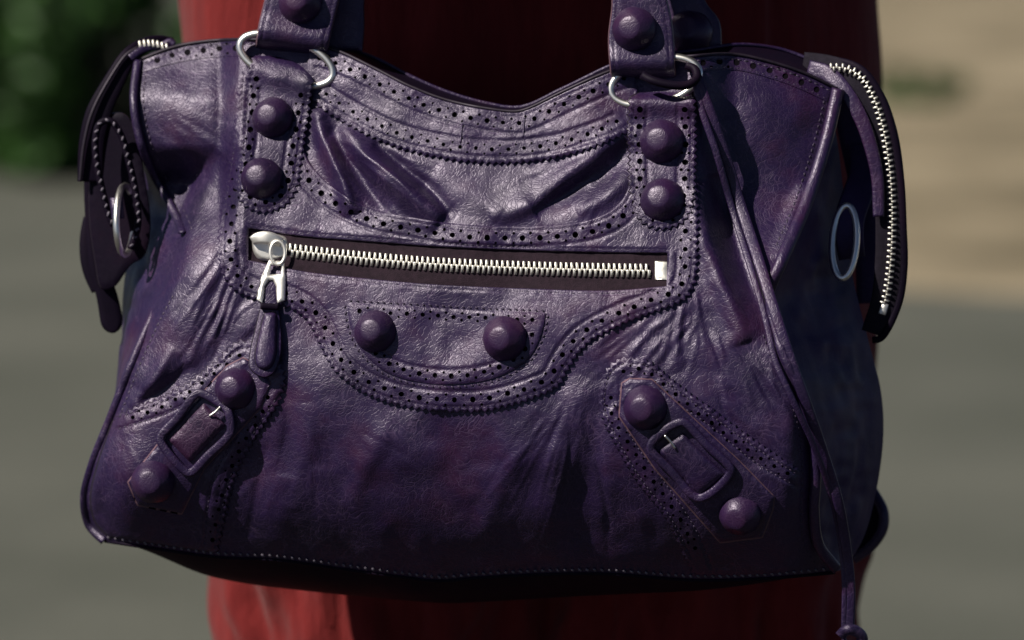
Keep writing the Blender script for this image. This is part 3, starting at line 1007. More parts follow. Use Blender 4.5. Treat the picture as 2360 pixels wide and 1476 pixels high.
tin = outline(([(610, 722), (634, 722), (637, 770), (634, 825), (622, 848), (607, 852), (592, 842), (589, 815), (598, 770), (610, 722)], 's'))
shell('padded_tip', tin, 25, 3, zipper, depth=lambda x, y: zd - 18 - 0.20 * (np.asarray(y) - 650), puff=(10, 24), sp=4, edge_w=4)
ribbon('tassel_wrap', [(601, 706, zd - 56), (642, 708, zd - 56)], zipper, M['dark_leather'], 15, 12, step=4)

# ---------------------------------------------------------------- lower plate
pl_top = [(800, 699), (930, 706), (1100, 716), (1258, 722)]
pl_low = [(1258, 722), (1246, 775), (1215, 830), (1150, 868), (1060, 886), (970, 882), (890, 858), (835, 810), (808, 755), (800, 699)]
plo = outline((pl_top, 's'), (pl_low, 's'))
ptc = curve(pl_top, 6); plc = curve(pl_low, 6)
ph = perforate(offset(ptc, 17)[2:-2], 5.4, 3.2, 36, 8) + perforate(offset(plc, 20)[6:-6], 5.8, 3.3, 38, 9)
pln = [offset(ptc, 4)[1:-1], offset(plc, 5)[3:-3]]
plate = shell('base_plate_patch', plo, 11.0, 6.0, bag, holes=ph, lines=[offset(plc, 34)[10:-10]], pucker=1.0, sp=6, wall=9, edge_w=5, flare=3)
plate.name = 'stud_patch'
stitches('stitching', [offset(ptc, -6), offset(plc, -6)], plate, 11.5, None, 10, 4.2, 5, 0.5, height=3)
stud(865, 765, 50, 16, bag)
stud(1163, 781, 52, 16, bag)

# ---------------------------------------------------------------- handle tabs
lt_l = [(586, 128), (566, 190), (560, 250), (552, 330), (543, 400), (541, 430), (556, 466), (590, 488), (630, 486), (664, 466), (684, 430), (694, 370), (704, 300), (714, 230), (722, 180)]
lto = outline((lt_l, 'p'), ([(722, 180), (690, 150), (640, 132), (586, 128)], 's'))
lc = curve(lt_l, 6)
sg_ = 1 if inside(offset(lc, 20)[30:31], lto)[0] else -1
lth = perforate(offset(lc, sg_ * 22)[5:-4], 6.8, 3.6, 40, 8)
def Dlt(x, y):
    yy = np.asarray(y, float) - (np.asarray(x, float) - 650) * 0.3
    return D(x, y) - 20 * np.exp(-((yy - 175) / 34) ** 2) + 40 * np.clip((150 - yy) / 24, 0, 1) ** 2
ltab = shell('handle_tab', lto, 11.0, 8.0, bag, holes=lth, lines=[offset(lc, sg_ * 9)[4:-4], offset(lc, sg_ * 38)[12:-12]], pucker=0.9, sp=6, wall=9, edge_w=5, flare=3.2, depth=Dlt)
stitches('stitching', [offset(lc, sg_ * 9)[4:-4]], ltab, 16.0, None, 9, 3.6, 4)
stud(628, 272, 50, 17, bag)
stud(602, 412, 50, 17, bag)
rt_l = [(1452, 226), (1450, 300), (1452, 380), (1456, 450), (1474, 505), (1510, 526), (1550, 524), (1584, 500), (1598, 450), (1602, 380), (1603, 300), (1600, 226)]
rto = outline((rt_l, 'p'), ([(1600, 226), (1570, 212), (1525, 207), (1480, 212), (1452, 226)], 's'))
rc = curve(rt_l, 6)
sg_ = 1 if inside(offset(rc, 20)[10:11], rto)[0] else -1
rth = perforate(offset(rc, sg_ * 23)[1:-1], 7.0, 3.8, 40, 8)
def Drt(x, y):
    # the tab curls over the ring at its top
    return D(x, y) - 20 * np.exp(-((np.asarray(y, float) - 236) / 30) ** 2) + 60 * np.clip((232 - np.asarray(y, float)) / 28, 0, 1) ** 2
rtab = shell('handle_tab', rto, 11.0, 8.0, bag, holes=rth, lines=[offset(rc, sg_ * 9)[3:-3], offset(rc, sg_ * 40)[3:-3]], pucker=0.9, sp=6, wall=9, edge_w=5, flare=3.2, depth=Drt)
stitches('stitching', [offset(rc, sg_ * 9)[3:-3], offset(rc, sg_ * 40)[3:-3]], rtab, 16.0, None, 9, 3.6, 4)
stud(1525, 327, 50, 17, bag)
stud(1526, 463, 52, 17, bag)

# ---------------------------------------------------------------- corner patches with straps and buckles
def corner(patch_segs, pink_path, hole_rows, strap_pts, seams):
    o = outline(*patch_segs)
    hs = []
    for r, per in hole_rows: hs += perforate(curve(r, 6), 5.0, 3.0, per, 9, jit=0.8)
    ln = [curve(s, 6) for s in seams]
    p = shell('corner_patch', o, 0.8, 10.0, bag, holes=hs, lines=ln, pucker=1.6, sp=6, wall=-8, edge_w=5, flare=3.6)
    stitches('stitching', ln, p, 8.8, M['thread'], 8, 3.6, 4, height=2.5)
    st = outline((strap_pts, 'l'))
    q = shell('buckle_strap', st, 11.0, 9.0, bag, sp=6, pucker=0.4, wall=10.5, edge_w=4, edge_mat=M['pink_edge'], flare=3.2)
    return p, q
# left
cl_top = [(580, 786), (548, 790), (505, 828), (450, 872), (375, 916), (300, 944), (262, 968)]
cl_left = [(262, 968), (226, 1072), (210, 1150), (222, 1205), (250, 1236)]
cl_bot = [(250, 1236), (350, 1252), (430, 1264), (500, 1274)]
cl_right = [(500, 1274), (515, 1200), (545, 1090), (590, 1005), (640, 930), (655, 880), (640, 830), (580, 786)]
corner([(cl_top, 'p'), (cl_left, 's'), (cl_bot, 's'), (cl_right, 'p')], None,
       [([(565, 808), (515, 845), (460, 888), (385, 932), (290, 968)], 34), ([(622, 900), (600, 960), (556, 1030), (520, 1110), (500, 1190), (485, 1262)], 36)],
       [(522, 846), (560, 826), (604, 850), (622, 884), (600, 940), (470, 1080), (418, 1184), (318, 1164), (296, 1112), (392, 990), (522, 846)],
       [[(600, 800), (550, 806), (512, 836), (455, 881), (380, 924), (285, 958)], [(600, 850), (520, 858), (470, 905), (390, 950), (270, 990)], [(636, 920), (588, 994), (536, 1085), (508, 1190), (494, 1268)], [(590, 935), (540, 1010), (490, 1110), (470, 1260)]])
# right
cr_left = [(1430, 826), (1400, 850), (1384, 900), (1384, 950), (1412, 1012), (1470, 1112), (1532, 1192), (1580, 1288), (1600, 1324)]
cr_bot = [(1600, 1324), (1700, 1325), (1780, 1322), (1840, 1312)]
cr_right = [(1840, 1312), (1846, 1250), (1844, 1180), (1846, 1120), (1844, 1084)]
cr_top = [(1844, 1084), (1750, 1022), (1640, 942), (1560, 884), (1520, 850), (1490, 830), (1430, 826)]
corner([(cr_left, 'p'), (cr_bot, 's'), (cr_right, 's'), (cr_top, 'p')], None,
       [([(1412, 900), (1408, 945), (1440, 1010), (1500, 1100), (1560, 1185), (1610, 1280)], 36), ([(1420, 860), (1480, 850), (1540, 895), (1620, 960), (1720, 1035), (1830, 1100)], 34)],
       [(1434, 884), (1452, 874), (1502, 876), (1560, 930), (1700, 1060), (1784, 1146), (1780, 1175), (1756, 1238), (1660, 1250), (1634, 1220), (1510, 1080), (1428, 960), (1434, 884)],
       [[(1440, 836), (1408, 858), (1395, 900), (1395, 948), (1422, 1010), (1480, 1108), (1542, 1188), (1592, 1286)], [(1430, 895), (1428, 950), (1462, 1020), (1530, 1110), (1600, 1215), (1640, 1310)], [(1450, 838), (1488, 842), (1550, 892), (1636, 956), (1745, 1035), (1838, 1094)], [(1560, 930), (1640, 985), (1740, 1066), (1836, 1122)]])
stud(542, 896, 48, 17, bag, lean=(-0.22, 0, -0.02))
stud(353, 1110, 50, 17, bag, lean=(-0.05, 0, 0.12))
stud(1487, 940, 52, 17, bag, lean=(-0.2, 0, 0))
stud(1705, 1185, 50, 17, bag, lean=(-0.2, 0, 0.02))


def buckle(frame, tongue, flap, lift=29):
    b = ribbon('buckle', frame, bag, M['leather'], 20, 14, lift - 6, closed=True, step=5, sq=3.2)
    ribbon('tongue', [(x, y) for x, y in tongue], b, M['silver'], 6, 6, lift + 6, step=3, sq=2)
    if flap:
        shell('buckle_flap', outline((flap, 'l')), 20, 8, b, mat=M['worn'] if flap[0][0] < 1000 else None, puff=(8, 36), sp=6, edge_w=8, wall=4)
    return b
buckle([(460, 906), (500, 926), (524, 946), (532, 992), (524, 1008), (480, 1050), (438, 1090), (424, 1084), (372, 1022), (370, 1008), (410, 962), (448, 912)], [(508, 938), (496, 950), (482, 960)],
       [(470, 930), (520, 980), (438, 1066), (388, 1014), (470, 930)])
buckle([(1560, 976), (1576, 974), (1625, 1022), (1684, 1082), (1680, 1096), (1640, 1136), (1612, 1148), (1596, 1142), (1548, 1088), (1500, 1036), (1502, 1022), (1530, 994)], [(1532, 1004), (1545, 1018), (1556, 1034)],
       [(1574, 1000), (1672, 1094), (1612, 1142), (1514, 1040), (1574, 1000)])

# ---------------------------------------------------------------- rings and handles
def oval(cx, cy, rx, ry, rot, d, dd=0.0, n=20):
    r = []
    for a in np.linspace(0, 2 * math.pi, n, endpoint=False):
        x, y = rx * math.cos(a), ry * math.sin(a)
        qx, qy = cx + x * math.cos(rot) - y * math.sin(rot), cy + x * math.sin(rot) + y * math.cos(rot)
        r.append((qx, qy, d - dd * math.sin(a) - YAW * (qx - cx)))
    return r
dl = float(D(655, 140)); dr = float(D(1520, 190))
tube('ring', oval(660, 138, 113, 50, rad(20), dl - 12, 4), bag, M['silver'], 9, closed=True)
tube('ring', oval(1510, 188, 104, 52, rad(-14), dr - 12, 4), bag, M['silver'], 9, closed=True)
def Dh(x, y):
    y = np.asarray(y, float); x = np.asarray(x, float)
    base = np.interp(x, [560, 760, 1400, 1560], [dl, dl - 6, dr + 6, dr]) + 0.16 * np.clip(-y, 0, 700)
    lower = np.where(x < 1000, 112 + (x - 590) * 0.155, 186)
    base = base + 70 * np.clip((y - lower + 26) / 30, 0, 1.2) ** 2
    base = base - 16 * np.exp(-((y - lower + 45) / 26) ** 2)
    return base
h_out = [(590, 114), (598, 60), (612, 0), (640, -150), (720, -760), (1060, -1290), (1400, -760), (1500, -150), (1535, 0), (1548, 60), (1556, 188)]
h_in = [(1410, 184), (1404, 90), (1412, 0), (1394, -130), (1300, -680), (1060, -1130), (860, -680), (800, -120), (779, 0), (762, 70), (748, 140)]
ho = outline((h_out, 's'), ([(1556, 188), (1500, 193), (1410, 184)], 's'), (h_in, 's'), ([(748, 140), (670, 128), (590, 114)], 's'))
hi = curve(h_in, 6); hoc = curve(h_out, 6)
handle = shell('handle', ho, 24, 10, bag, depth=Dh, sp=9, edge_w=7, wall=8, back=True, flare=3.0, edge_mat=M['pink_edge'], lines=[offset(hoc, 9)[4:-4], offset(hi, 9)[4:-4]] if inside(offset(hoc, 9)[30:31], ho)[0] else [offset(hoc, -9)[4:-4], offset(hi, -9)[4:-4]])
hs_ = 9 if inside(offset(hoc, 9)[30:31], ho)[0] else -9
stitches('stitching', [offset(hoc, hs_)[4:30], offset(hoc, hs_)[-30:-4], offset(hi, hs_)[4:30], offset(hi, hs_)[-30:-4]], handle, 30, None, 10, 3.2, 4, depth=Dh)
stud(692, 6, 52, 33, handle, lean=(-0.2, 0, 0.05), depth=Dh)
stud(1461, 68, 52, 33, handle, lean=(-0.32, 0, 0.0), depth=Dh)
# rear handle
drl = float(dback(800, 120)) - 60
Dr = lambda x, y: drl - 20 - (np.asarray(x, float) - 800) * 0.04 + 0.16 * np.clip(-np.asarray(y, float), 0, 700) * 0 + 0 * np.asarray(y, float)
r_out = [(700, 116), (700, 0), (720, -150), (800, -760), (1130, -1260), (1470, -760), (1590, -150), (1622, 0), (1656, 50), (1662, 110)]
r_in = [(1545, 120), (1530, 0), (1484, -130), (1360, -680), (1130, -1110), (940, -680), (858, -120), (838, 0), (838, 60), (834, 118)]
ro = outline((r_out, 's'), ([(1662, 110), (1600, 124), (1545, 120)], 's'), (r_in, 's'), ([(834, 118), (700, 116)], 'l'))
rear = shell('handle', ro, 0, 10, bag, depth=Dr, sp=10, edge_w=9, wall=-6, back=True)
stud(1588, 78, 58, 8, rear, lean=(-0.25, 0, 0.2), depth=Dr)

# ---------------------------------------------------------------- the long lace from the right ring
dn = dr - 44
lk = tube('lace_knot', [(1478, 172, dn), (1500, 184, dn - 14), (1545, 196, dn - 20), (1585, 196, dn - 16), (1606, 178, dn - 6), (1600, 158, dn + 10), (1580, 150, dn + 20)], bag, M['dark_leather'], 10, step=5)
def lace(name, pts, w):
    p = []
    for (x, y) in pts:
        if y < 1260: d = float(min(D(x, y), D(x - 18, y), D(x + 18, y))) - 18
        else: d = 40 + (y - 1260) * 0.25
        p.append((x, y, d))
    # never bend sharply in depth
    p = curve(p, 8); k = np.ones(9) / 9
    p[:, 2] = np.convolve(np.pad(p[:, 2], 4, mode='edge'), k, 'valid')
    ribbon(name, p, bag, M['leather'], w, 9, 0, raw=True, sq=3.2)
lace('lace', [(1604, 178), (1628, 240), (1664, 340), (1705, 470), (1748, 600), (1786, 720), (1822, 830), (1858, 930), (1896, 1040), (1930, 1150), (1950, 1260), (1960, 1360), (1958, 1450)], lambda t: 28 - 5 * t)
lace('lace', [(1600, 180), (1616, 250), (1650, 350), (1690, 490), (1734, 630), (1768, 750), (1786, 830), (1826, 920), (1872, 1020), (1912, 1130), (1936, 1240), (1946, 1340), (1945, 1450)], lambda t: 17 - 4 * t)
kd = 40 + 195 * 0.25
tube('lace_tip', [(1935, 1468, kd), (1952, 1452, kd - 20), (1975, 1456, kd - 16), (1988, 1472, kd - 8), (1975, 1490, kd), (1950, 1492, kd), (1938, 1478, kd)], bag, M['leather'], 13, step=5)

# ---------------------------------------------------------------- right side: zip end hanging over the gusset, side ring
BIAS = float(D(1905, 260)) + 30 - 75
def side_strip(name, pts, w, th, mat):
    return ribbon(name, pts, bag, mat, w, th, 0, step=6, sq=3.5)
flap_c = [(1850, 150, 150), (1905, 158, 110), (1960, 178, 80), (2002, 222, 70), (2032, 300, 70), (2048, 400, 74), (2052, 500, 80), (2050, 600, 90), (2040, 690, 100), (2014, 770, 112)]
zf = side_strip('zip_flap', flap_c, lambda t: 60 + 10 * math.sin(math.pi * t), 6, M['black_tape'])
ribbon('flap_edge', [(1862, 158, 120), (1910, 172, 92), (1950, 214, 70), (1985, 275, 60), (2010, 350, 56), (2022, 410, 60), (2025, 500, 64)], zf, M['leather'], lambda t: 40 - 14 * t, 9, step=6, sq=3)
ribbon('flap_edge', [(1880, 142, 140), (1930, 140, 104), (1985, 160, 76), (2030, 220, 66), (2060, 310, 66), (2076, 410, 72), (2082, 520, 78), (2084, 620, 88), (2070, 705, 98), (2030, 780, 110), (2010, 784, 114)], zf, M['dark_leather'], 16, 10, step=6)
zr = curve([(1915, 156, 66), (1950, 158, 56), (1985, 178, 50), (2012, 222, 48), (2034, 290, 48), (2048, 370, 50), (2055, 450, 54), (2056, 530, 58), (2052, 610, 64), (2043, 680, 72), (2036, 705, 76)], 4)
zs = arclen(zr); nT = 46
for k in range(nT):
    for up in (True, False):
        t = zs[-1] * (k + (0 if up else 0.5)) / nT
        p = at_len(zr, [t])[0]; q = at_len(zr, [min(zs[-1], t + 4)])[0]
        if t + 4 > zs[-1]: p0 = at_len(zr, [t - 4])[0]; a = math.atan2(p[1] - p0[1], p[0] - p0[0])
        else: a = math.atan2(q[1] - p[1], q[0] - p[0])
        n = np.array([math.sin(a), -math.cos(a)]) * (4.8 if up else -4.8)
        make_tooth(p[0] + n[0], p[1] + n[1], a, not up, -16, zf, 4.4, 11.5, 4.5, depth=flat(p[2]))
shell('end_stop', outline(([(2033, 700), (2047, 703), (2040, 726), (2026, 722), (2033, 700)], 'l')), -14, 8, zf, mat=M['nickel'], depth=flat(80.0), sp=6, edge_mat=M['nickel'])
# side ring and its loop
tube('side_ring', oval(1946, 558, 28, 84, rad(4), 88, 20), bag, M['silver'], 8, closed=True)
ribbon('ring_loop', [(1985, 330, 200), (1990, 400, 170), (1976, 450, 130), (1962, 490, 106), (1957, 530, 100), (1960, 570, 110), (1964, 596, 140)], bag, M['gusset'], lambda t: 60 + 10 * math.sin(3 * t), 12, step=6, sq=3.2)
ribbon('side_strap', [(1945, 200, 220), (1960, 300, 260), (1985, 420, 280), (2000, 560, 300), (2004, 700, 320)], bag, M['gusset'], 60, 12, step=8, sq=3.2)
# rear corner piping, lower right
tube('piping', [(1990, 1100, 470), (2016, 1140, 440), (2036, 1180, 420), (2034, 1220, 420), (2005, 1262, 430), (1965, 1290, 450)], bag, M['leather'], 12)
shell('corner_lining', outline(([(1975, 1100), (2016, 1140), (2036, 1180), (2034, 1220), (2005, 1262), (1965, 1290), (1950, 1200), (1975, 1100)], 's')), 0, 4, bag, mat=M['dark_leather'], depth=flat(450.0), sp=12, wall=-8, back=True)

# ---------------------------------------------------------------- left side: zip end, side strap, whip-stitched loop, ring, hanging tails
BIAS = float(D(330, 260)) + 30 - 190
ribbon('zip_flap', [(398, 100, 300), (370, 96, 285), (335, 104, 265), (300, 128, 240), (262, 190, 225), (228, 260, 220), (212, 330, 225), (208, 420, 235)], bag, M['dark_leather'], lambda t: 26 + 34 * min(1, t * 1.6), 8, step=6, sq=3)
tube('flap_piping', [(318, 110, 236), (292, 126, 226), (250, 186, 212), (212, 260, 206), (194, 330, 212), (184, 420, 224)], bag, M['edge'], 4, step=5)
zfl = ribbon('zip_end', [(400, 110, 270), (360, 108, 250), (325, 116, 236), (300, 134, 224)], bag, M['leather'], 18, 8, step=5)
for k in range(7):
    t = k / 6
    make_tooth(322 + 62 * t, 108 - 9 * math.sin(math.pi * (0.25 + t * 0.75)), -0.1, False, 0, zfl, 5, 17, 7, depth=flat(238.0))
tube('zip_end', [(376, 104, 270), (392, 96, 270), (402, 104, 268)], bag, M['leather'], 8, step=4)
sidep = shell('side_pocket', outline(([(214, 320), (235, 275), (280, 262), (312, 300), (330, 400), (345, 520), (330, 590), (300, 610), (262, 660), (236, 665), (220, 600), (206, 480), (214, 320)], 's')), 0, 8, bag, mat=M['dark_leather'], depth=lambda x, y: 215 - 0.25 * (np.asarray(x) - 260) + 0.04 * np.asarray(y), sp=10, back=True, wall=-10)
lp = curve([(300, 575), (318, 520), (312, 440), (296, 370), (278, 310), (252, 278), (230, 285), (220, 320), (222, 370), (234, 430), (252, 500), (262, 520)], 6)
ribbon('loop_edge', [(p[0], p[1], 170.0) for p in lp[::3]], sidep, M['dark_leather'], 16, 14, step=6)
stitches('stitching', [lp], sidep, 0, M['pale_thread'], 13, 5.5, 6, 0.7, depth=flat(154.0), height=4)
_rg = [(288 + 20 * math.cos(a), 508 + 80 * math.sin(a), 180 + 60 * math.cos(a) - 14 * math.sin(a)) for a in np.linspace(0, 2 * math.pi, 20, endpoint=False)]
tube('side_ring', _rg, bag, M['silver'], 8, closed=True)
ribbon('ring_loop', [(268, 455, 150), (270, 480, 140), (272, 505, 146)], bag, M['leather'], 30, 14, step=4)
ribbon('side_strap', [(212, 310, 260), (206, 400, 265), (214, 520, 270), (228, 620, 275), (248, 690, 280), (262, 768, 285)], bag, M['dark_leather'], lambda t: min(16 + 40 * t, 52 * math.sqrt(max(0.02, 1 - max(0, (t - 0.93) / 0.07) ** 2))), 12, step=3, sq=3)
ribbon('strap_tail', [(207, 500, 300), (206, 560, 300), (212, 620, 300), (226, 672, 300)], bag, M['dark_leather'], lambda t: 14 + 34 * math.sin(math.pi * min(0.85, 0.15 + t * 0.7)), 10, step=6, sq=2.6)
tube('side_buckle', [(210, 480, 285), (203, 500, 280), (206, 522, 285)], bag, M['silver'], 5, step=4)

BIAS = 0.0
# ================================================================ THE PERSON
def loft(rings, n=48):
    """rings: list of (center xyz, rx, ry, squareness) stacked; returns verts, faces with caps"""
    vs = []
    for (c, rx, ry) in rings:
        for k in range(n):
            a = 2 * math.pi * k / n
            ca, sa = math.cos(a), math.sin(a)
            e = 2 / 2.3
            vs.append((c[0] + rx * math.copysign(abs(ca) ** e, ca), c[1] + ry * math.copysign(abs(sa) ** e, sa), c[2]))
    f = []
    m = len(rings)
    for i in range(m - 1):
        for k in range(n):
            f.append((i * n + k, i * n + (k + 1) % n, (i + 1) * n + (k + 1) % n, (i + 1) * n + k))
    f.append(tuple(range(n))[::-1]); f.append(tuple((m - 1) * n + k for k in range(n)))
    return vs, f


def remeshed(name, parts, voxel, parent, mat, disp=None, smooth_iter=6):
    bm = bmesh.new()
    for vs, f in parts:
        vv = [bm.verts.new(v) for v in vs]
        for q in f:
            bm.faces.new([vv[i] for i in q])
    bmesh.ops.recalc_face_normals(bm, faces=bm.faces)
    me = bpy.data.meshes.new('tmp'); bm.to_mesh(me); bm.free()
    o = bpy.data.objects.new('tmp', me); COL.objects.link(o)
    r = o.modifiers.new('r', 'REMESH'); r.mode = 'VOXEL'; r.voxel_size = voxel; r.use_smooth_shade = True
    s = o.modifiers.new('s', 'SMOOTH'); s.iterations = smooth_iter; s.factor = 0.5
    dg = bpy.context.evaluated_depsgraph_get()
    me2 = bpy.data.meshes.new_from_object(o.evaluated_get(dg))
    bpy.data.objects.remove(o); bpy.data.meshes.remove(me)
    me2.name = name
    if disp is not None:
        n = len(me2.vertices)
        co = np.empty(n * 3); no = np.empty(n * 3)
        me2.vertices.foreach_get('co', co); me2.vertices.foreach_get('normal', no)
        co = co.reshape(-1, 3); no = no.reshape(-1, 3)
        co += no * disp(co, no)[:, None]
        me2.vertices.foreach_set('co', co.ravel())
    me2.materials.clear()
    ob = link(name, me2, parent, [mat])
    me2.polygons.foreach_set('use_smooth', np.ones(len(me2.polygons), bool))
    return ob


def fabric(name, col, col2, streak=(26, 26, 5.0), bump=0.45, rough=0.85):
    m, nt, b = new_mat(name)
    L = nt.links.new
    co = N(nt, 'ShaderNodeTexCoord').outputs['Object']
    mp = N(nt, 'ShaderNodeMapping'); mp.inputs['Scale'].default_value = streak
    L(co, mp.inputs[0])
    n = N(nt, 'ShaderNodeTexNoise', i_Scale=6.0, i_Detail=5.0, i_Roughness=0.65)
    L(mp.outputs[0], n.inputs['Vector'])
    r = ramp(nt, n.outputs['Fac'], [(0.30, col), (0.70, col2)])
    L(r.outputs[0], b.inputs['Base Color'])
    b.inputs['Roughness'].default_value = rough
    b.inputs['Specular IOR Level'].default_value = 0.2
    b.inputs['Sheen Weight'].default_value = 0.08
    f = N(nt, 'ShaderNodeTexNoise', i_Scale=1600.0, i_Detail=1.0)
    L(co, f.inputs['Vector'])
    h = math_node(nt, 'ADD', math_node(nt, 'MULTIPLY', f.outputs['Fac'], 0.25), n.outputs['Fac'])
    bp = N(nt, 'ShaderNodeBump', i_Strength=bump, i_Distance=0.007)
    L(h, bp.inputs['Height']); L(bp.outputs[0], b.inputs['Normal'])
    return m


M['red_cloth'] = fabric('red_cloth', (0.132, 0.009, 0.010), (0.185, 0.016, 0.016))
M['dark_cloth'] = fabric('dark_cloth', (0.020, 0.018, 0.024), (0.03, 0.027, 0.034), (40, 40, 40))
M['skin'] = plain('skin', (0.50, 0.30, 0.22), 0.5, bump=(500, 0.2))

person = thing('person', 'person in loose red trousers standing close behind the purple handbag', 'person', Matrix.Translation((0.012, 0.305, 0)))
PX, PY = 0.012, 0.26
def ring_at(x, y, z, rx, ry): return ((x - PX, y - PY, z), rx, ry)
leg1 = loft([ring_at(-0.070, .242, 0.03, .098, .120), ring_at(-0.068, .242, 0.35, .092, .112), ring_at(-0.070, .238, 0.60, .094, .105), ring_at(-0.066, .238, .72, .102, .112), ring_at(-0.060, .240, .84, .110, .118), ring_at(-0.05, .24, .92, .10, .11)])
leg2 = loft([ring_at(0.104, .252, 0.03, .098, .120), ring_at(0.104, .252, 0.35, .092, .112), ring_at(0.100, .248, 0.60, .092, .105), ring_at(0.098, .246, .72, .098, .110), ring_at(0.092, .244, .84, .108, .116), ring_at(0.08, .24, .92, .10, .11)])
hips = loft([ring_at(0.014, .242, .76, .160, .100), ring_at(0.014, .242, .82, .184, .122), ring_at(0.014, .242, .90, .184, .126), ring_at(0.014, .242, .98, .181, .124), ring_at(0.014, .242, 1.08, .170, .115)])
def cloth_disp(co, no):
    x, y, z = co[:, 0], co[:, 1], co[:, 2]
    a = np.arctan2(y, x + 0.0001) * 0.16
    d = 0.0035 * vnoise(a, z, 0.05, 41) + 0.0085 * vnoise(x + 0.02 * vnoise(z, x, 0.06, 45), z * 0.14, 0.017, 42) * smooth(0.76, 0.62, z) + 0.0042 * vnoise(x + 0.006 * vnoise(z, x, 0.03, 46), z * 0.22, 0.008, 43) * smooth(0.80, 0.62, z) + 0.003 * vnoise(x, z * 0.12, 0.022, 44) * smooth(0.86, 0.95, z)
    xw = x + PX
    d += (0.010 * np.exp(-((xw + .152) / .02) ** 2) - 0.012 * np.exp(-((xw + .112) / .018) ** 2)) * smooth(0.80, 0.88, z) * (y < 0)
    d += 0.006 * smooth(0.132, 0.126, xw) * (y < 0)
    return d
trousers = remeshed('trousers', [leg1, leg2, hips], 0.0042, person, M['red_cloth'], cloth_disp, 8)
# seam down the trousers
sv = []
torso = loft([ring_at(0.014, .242, 1.03, .195, .140), ring_at(0.014, .242, 1.12, .185, .135), ring_at(0.014, .242, 1.25, .190, .130), ring_at(0.014, .242, 1.40, .205, .120), ring_at(0.014, .265, 1.46, .12, .09), ring_at(0.014, .265, 1.50, .07, .07)])
remeshed('jacket', [torso], 0.012, person, M['dark_cloth'], lambda co, no: 0.006 * vnoise(co[:, 0] + co[:, 1], co[:, 2], 0.06, 51), 4)


def skin_chain(name, chains, parent, mat, sub=2):
    """one continuous surface grown over chains of (x,y,z,r); chains may start at an existing node"""
    me = bpy.data.meshes.new(name)
    vs = []; es = []; rs = []
    for ch in chains:
        start = ch[0]
        prev = start if isinstance(start, int) else None
        for p in (ch[1:] if prev is not None else ch):
            vs.append((p[0] - PX, p[1] - PY, p[2])); rs.append(p[3])
            if prev is not None: es.append((prev, len(vs) - 1))
            prev = len(vs) - 1
    me.from_pydata(vs, es, [])
    o = bpy.data.objects.new(name, me); COL.objects.link(o)
    o.modifiers.new('skin', 'SKIN')
    for v, r in zip(me.skin_vertices[0].data, rs):
        v.radius = (r, r)
    me.skin_vertices[0].data[0].use_root = True
    s = o.modifiers.new('sub', 'SUBSURF'); s.levels = s.render_levels = sub
    dg = bpy.context.evaluated_depsgraph_get()
    me2 = bpy.data.meshes.new_from_object(o.evaluated_get(dg))
    bpy.data.objects.remove(o)
    me2.name = name
    me2.polygons.foreach_set('use_smooth', np.ones(len(me2.polygons), bool))
    return link(name, me2, parent, [mat])


# the forearm the handles hang from, above the picture
ARMZ = 1.103
AY = -0.055
skin_chain('sleeve', [[(0.215, .245, 1.40, .065), (0.270, .22, 1.25, .060), (0.275, .14, 1.09, .058), (0.22, .055, ARMZ, .066), (0.06, .02, ARMZ + .003, .062), (-0.12, .0, ARMZ + .012, .052)]], person, M['dark_cloth'])
skin_chain('hand', [[(-0.100, 0.010, ARMZ + .03, .026), (-0.140, 0.005, ARMZ + .034, .026), (-0.180, 0.000, ARMZ + .03, .030), (-0.210, 0.000, ARMZ + .025, .026)],
                    [3, (-0.235, -0.015, ARMZ + .03, .009), (-0.255, -0.020, ARMZ + .015, .0085), (-0.255, -0.015, ARMZ - .005, .0075)],
                    [3, (-0.240, 0.000, ARMZ + .025, .009), (-0.265, -0.002, ARMZ + .01, .0085), (-0.263, 0.000, ARMZ - .014, .0075)],
                    [3, (-0.235, 0.015, ARMZ + .02, .009), (-0.258, 0.014, ARMZ + .004, .008), (-0.255, 0.014, ARMZ - .016, .007)],
                    [3, (-0.230, 0.028, ARMZ + .014, .008), (-0.245, 0.028, ARMZ - .002, .0075), (-0.242, 0.026, ARMZ - .016, .0065)],
                    [2, (-0.195, -0.030, ARMZ + .02, .011), (-0.215, -0.042, ARMZ + .008, .010), (-0.235, -0.044, ARMZ - .002, .008)]], person, M['skin'])

# ================================================================ SURROUNDINGS (far out of focus)
CAMZ = BAGZ + D0 * math.sin(PITCH); CAMY = -D0 * math.cos(PITCH)
def on_ground(px, py):
    a = PITCH + math.atan((py - 738) * S / D0)
    dist = CAMZ / math.tan(a)
    return (px - 1180) * S / D0 * dist / math.cos(a) * 1.0, CAMY + dist


def ground_mat(name, stops, scale, bump, fine=60.0):
    m, nt, b = new_mat(name)
    L = nt.links.new
    co = N(nt, 'ShaderNodeTexCoord').outputs['Object']
    n = N(nt, 'ShaderNodeTexNoise', i_Scale=scale, i_Detail=6.0, i_Roughness=0.6)
    L(co, n.inputs['Vector'])
    f = N(nt, 'ShaderNodeTexNoise', i_Scale=fine, i_Detail=3.0)
    L(co, f.inputs['Vector'])
    s = math_node(nt, 'ADD', math_node(nt, 'MULTIPLY', n.outputs['Fac'], 0.75), math_node(nt, 'MULTIPLY', f.outputs['Fac'], 0.25))
    r = ramp(nt, s, stops)
    L(r.outputs[0], b.inputs['Base Color'])
    b.inputs['Roughness'].default_value = 0.9
    b.inputs['Specular IOR Level'].default_value = 0.2
    bp = N(nt, 'ShaderNodeBump', i_Strength=bump, i_Distance=0.02)
    L(f.outputs['Fac'], bp.inputs['Height']); L(bp.outputs[0], b.inputs['Normal'])
    return m


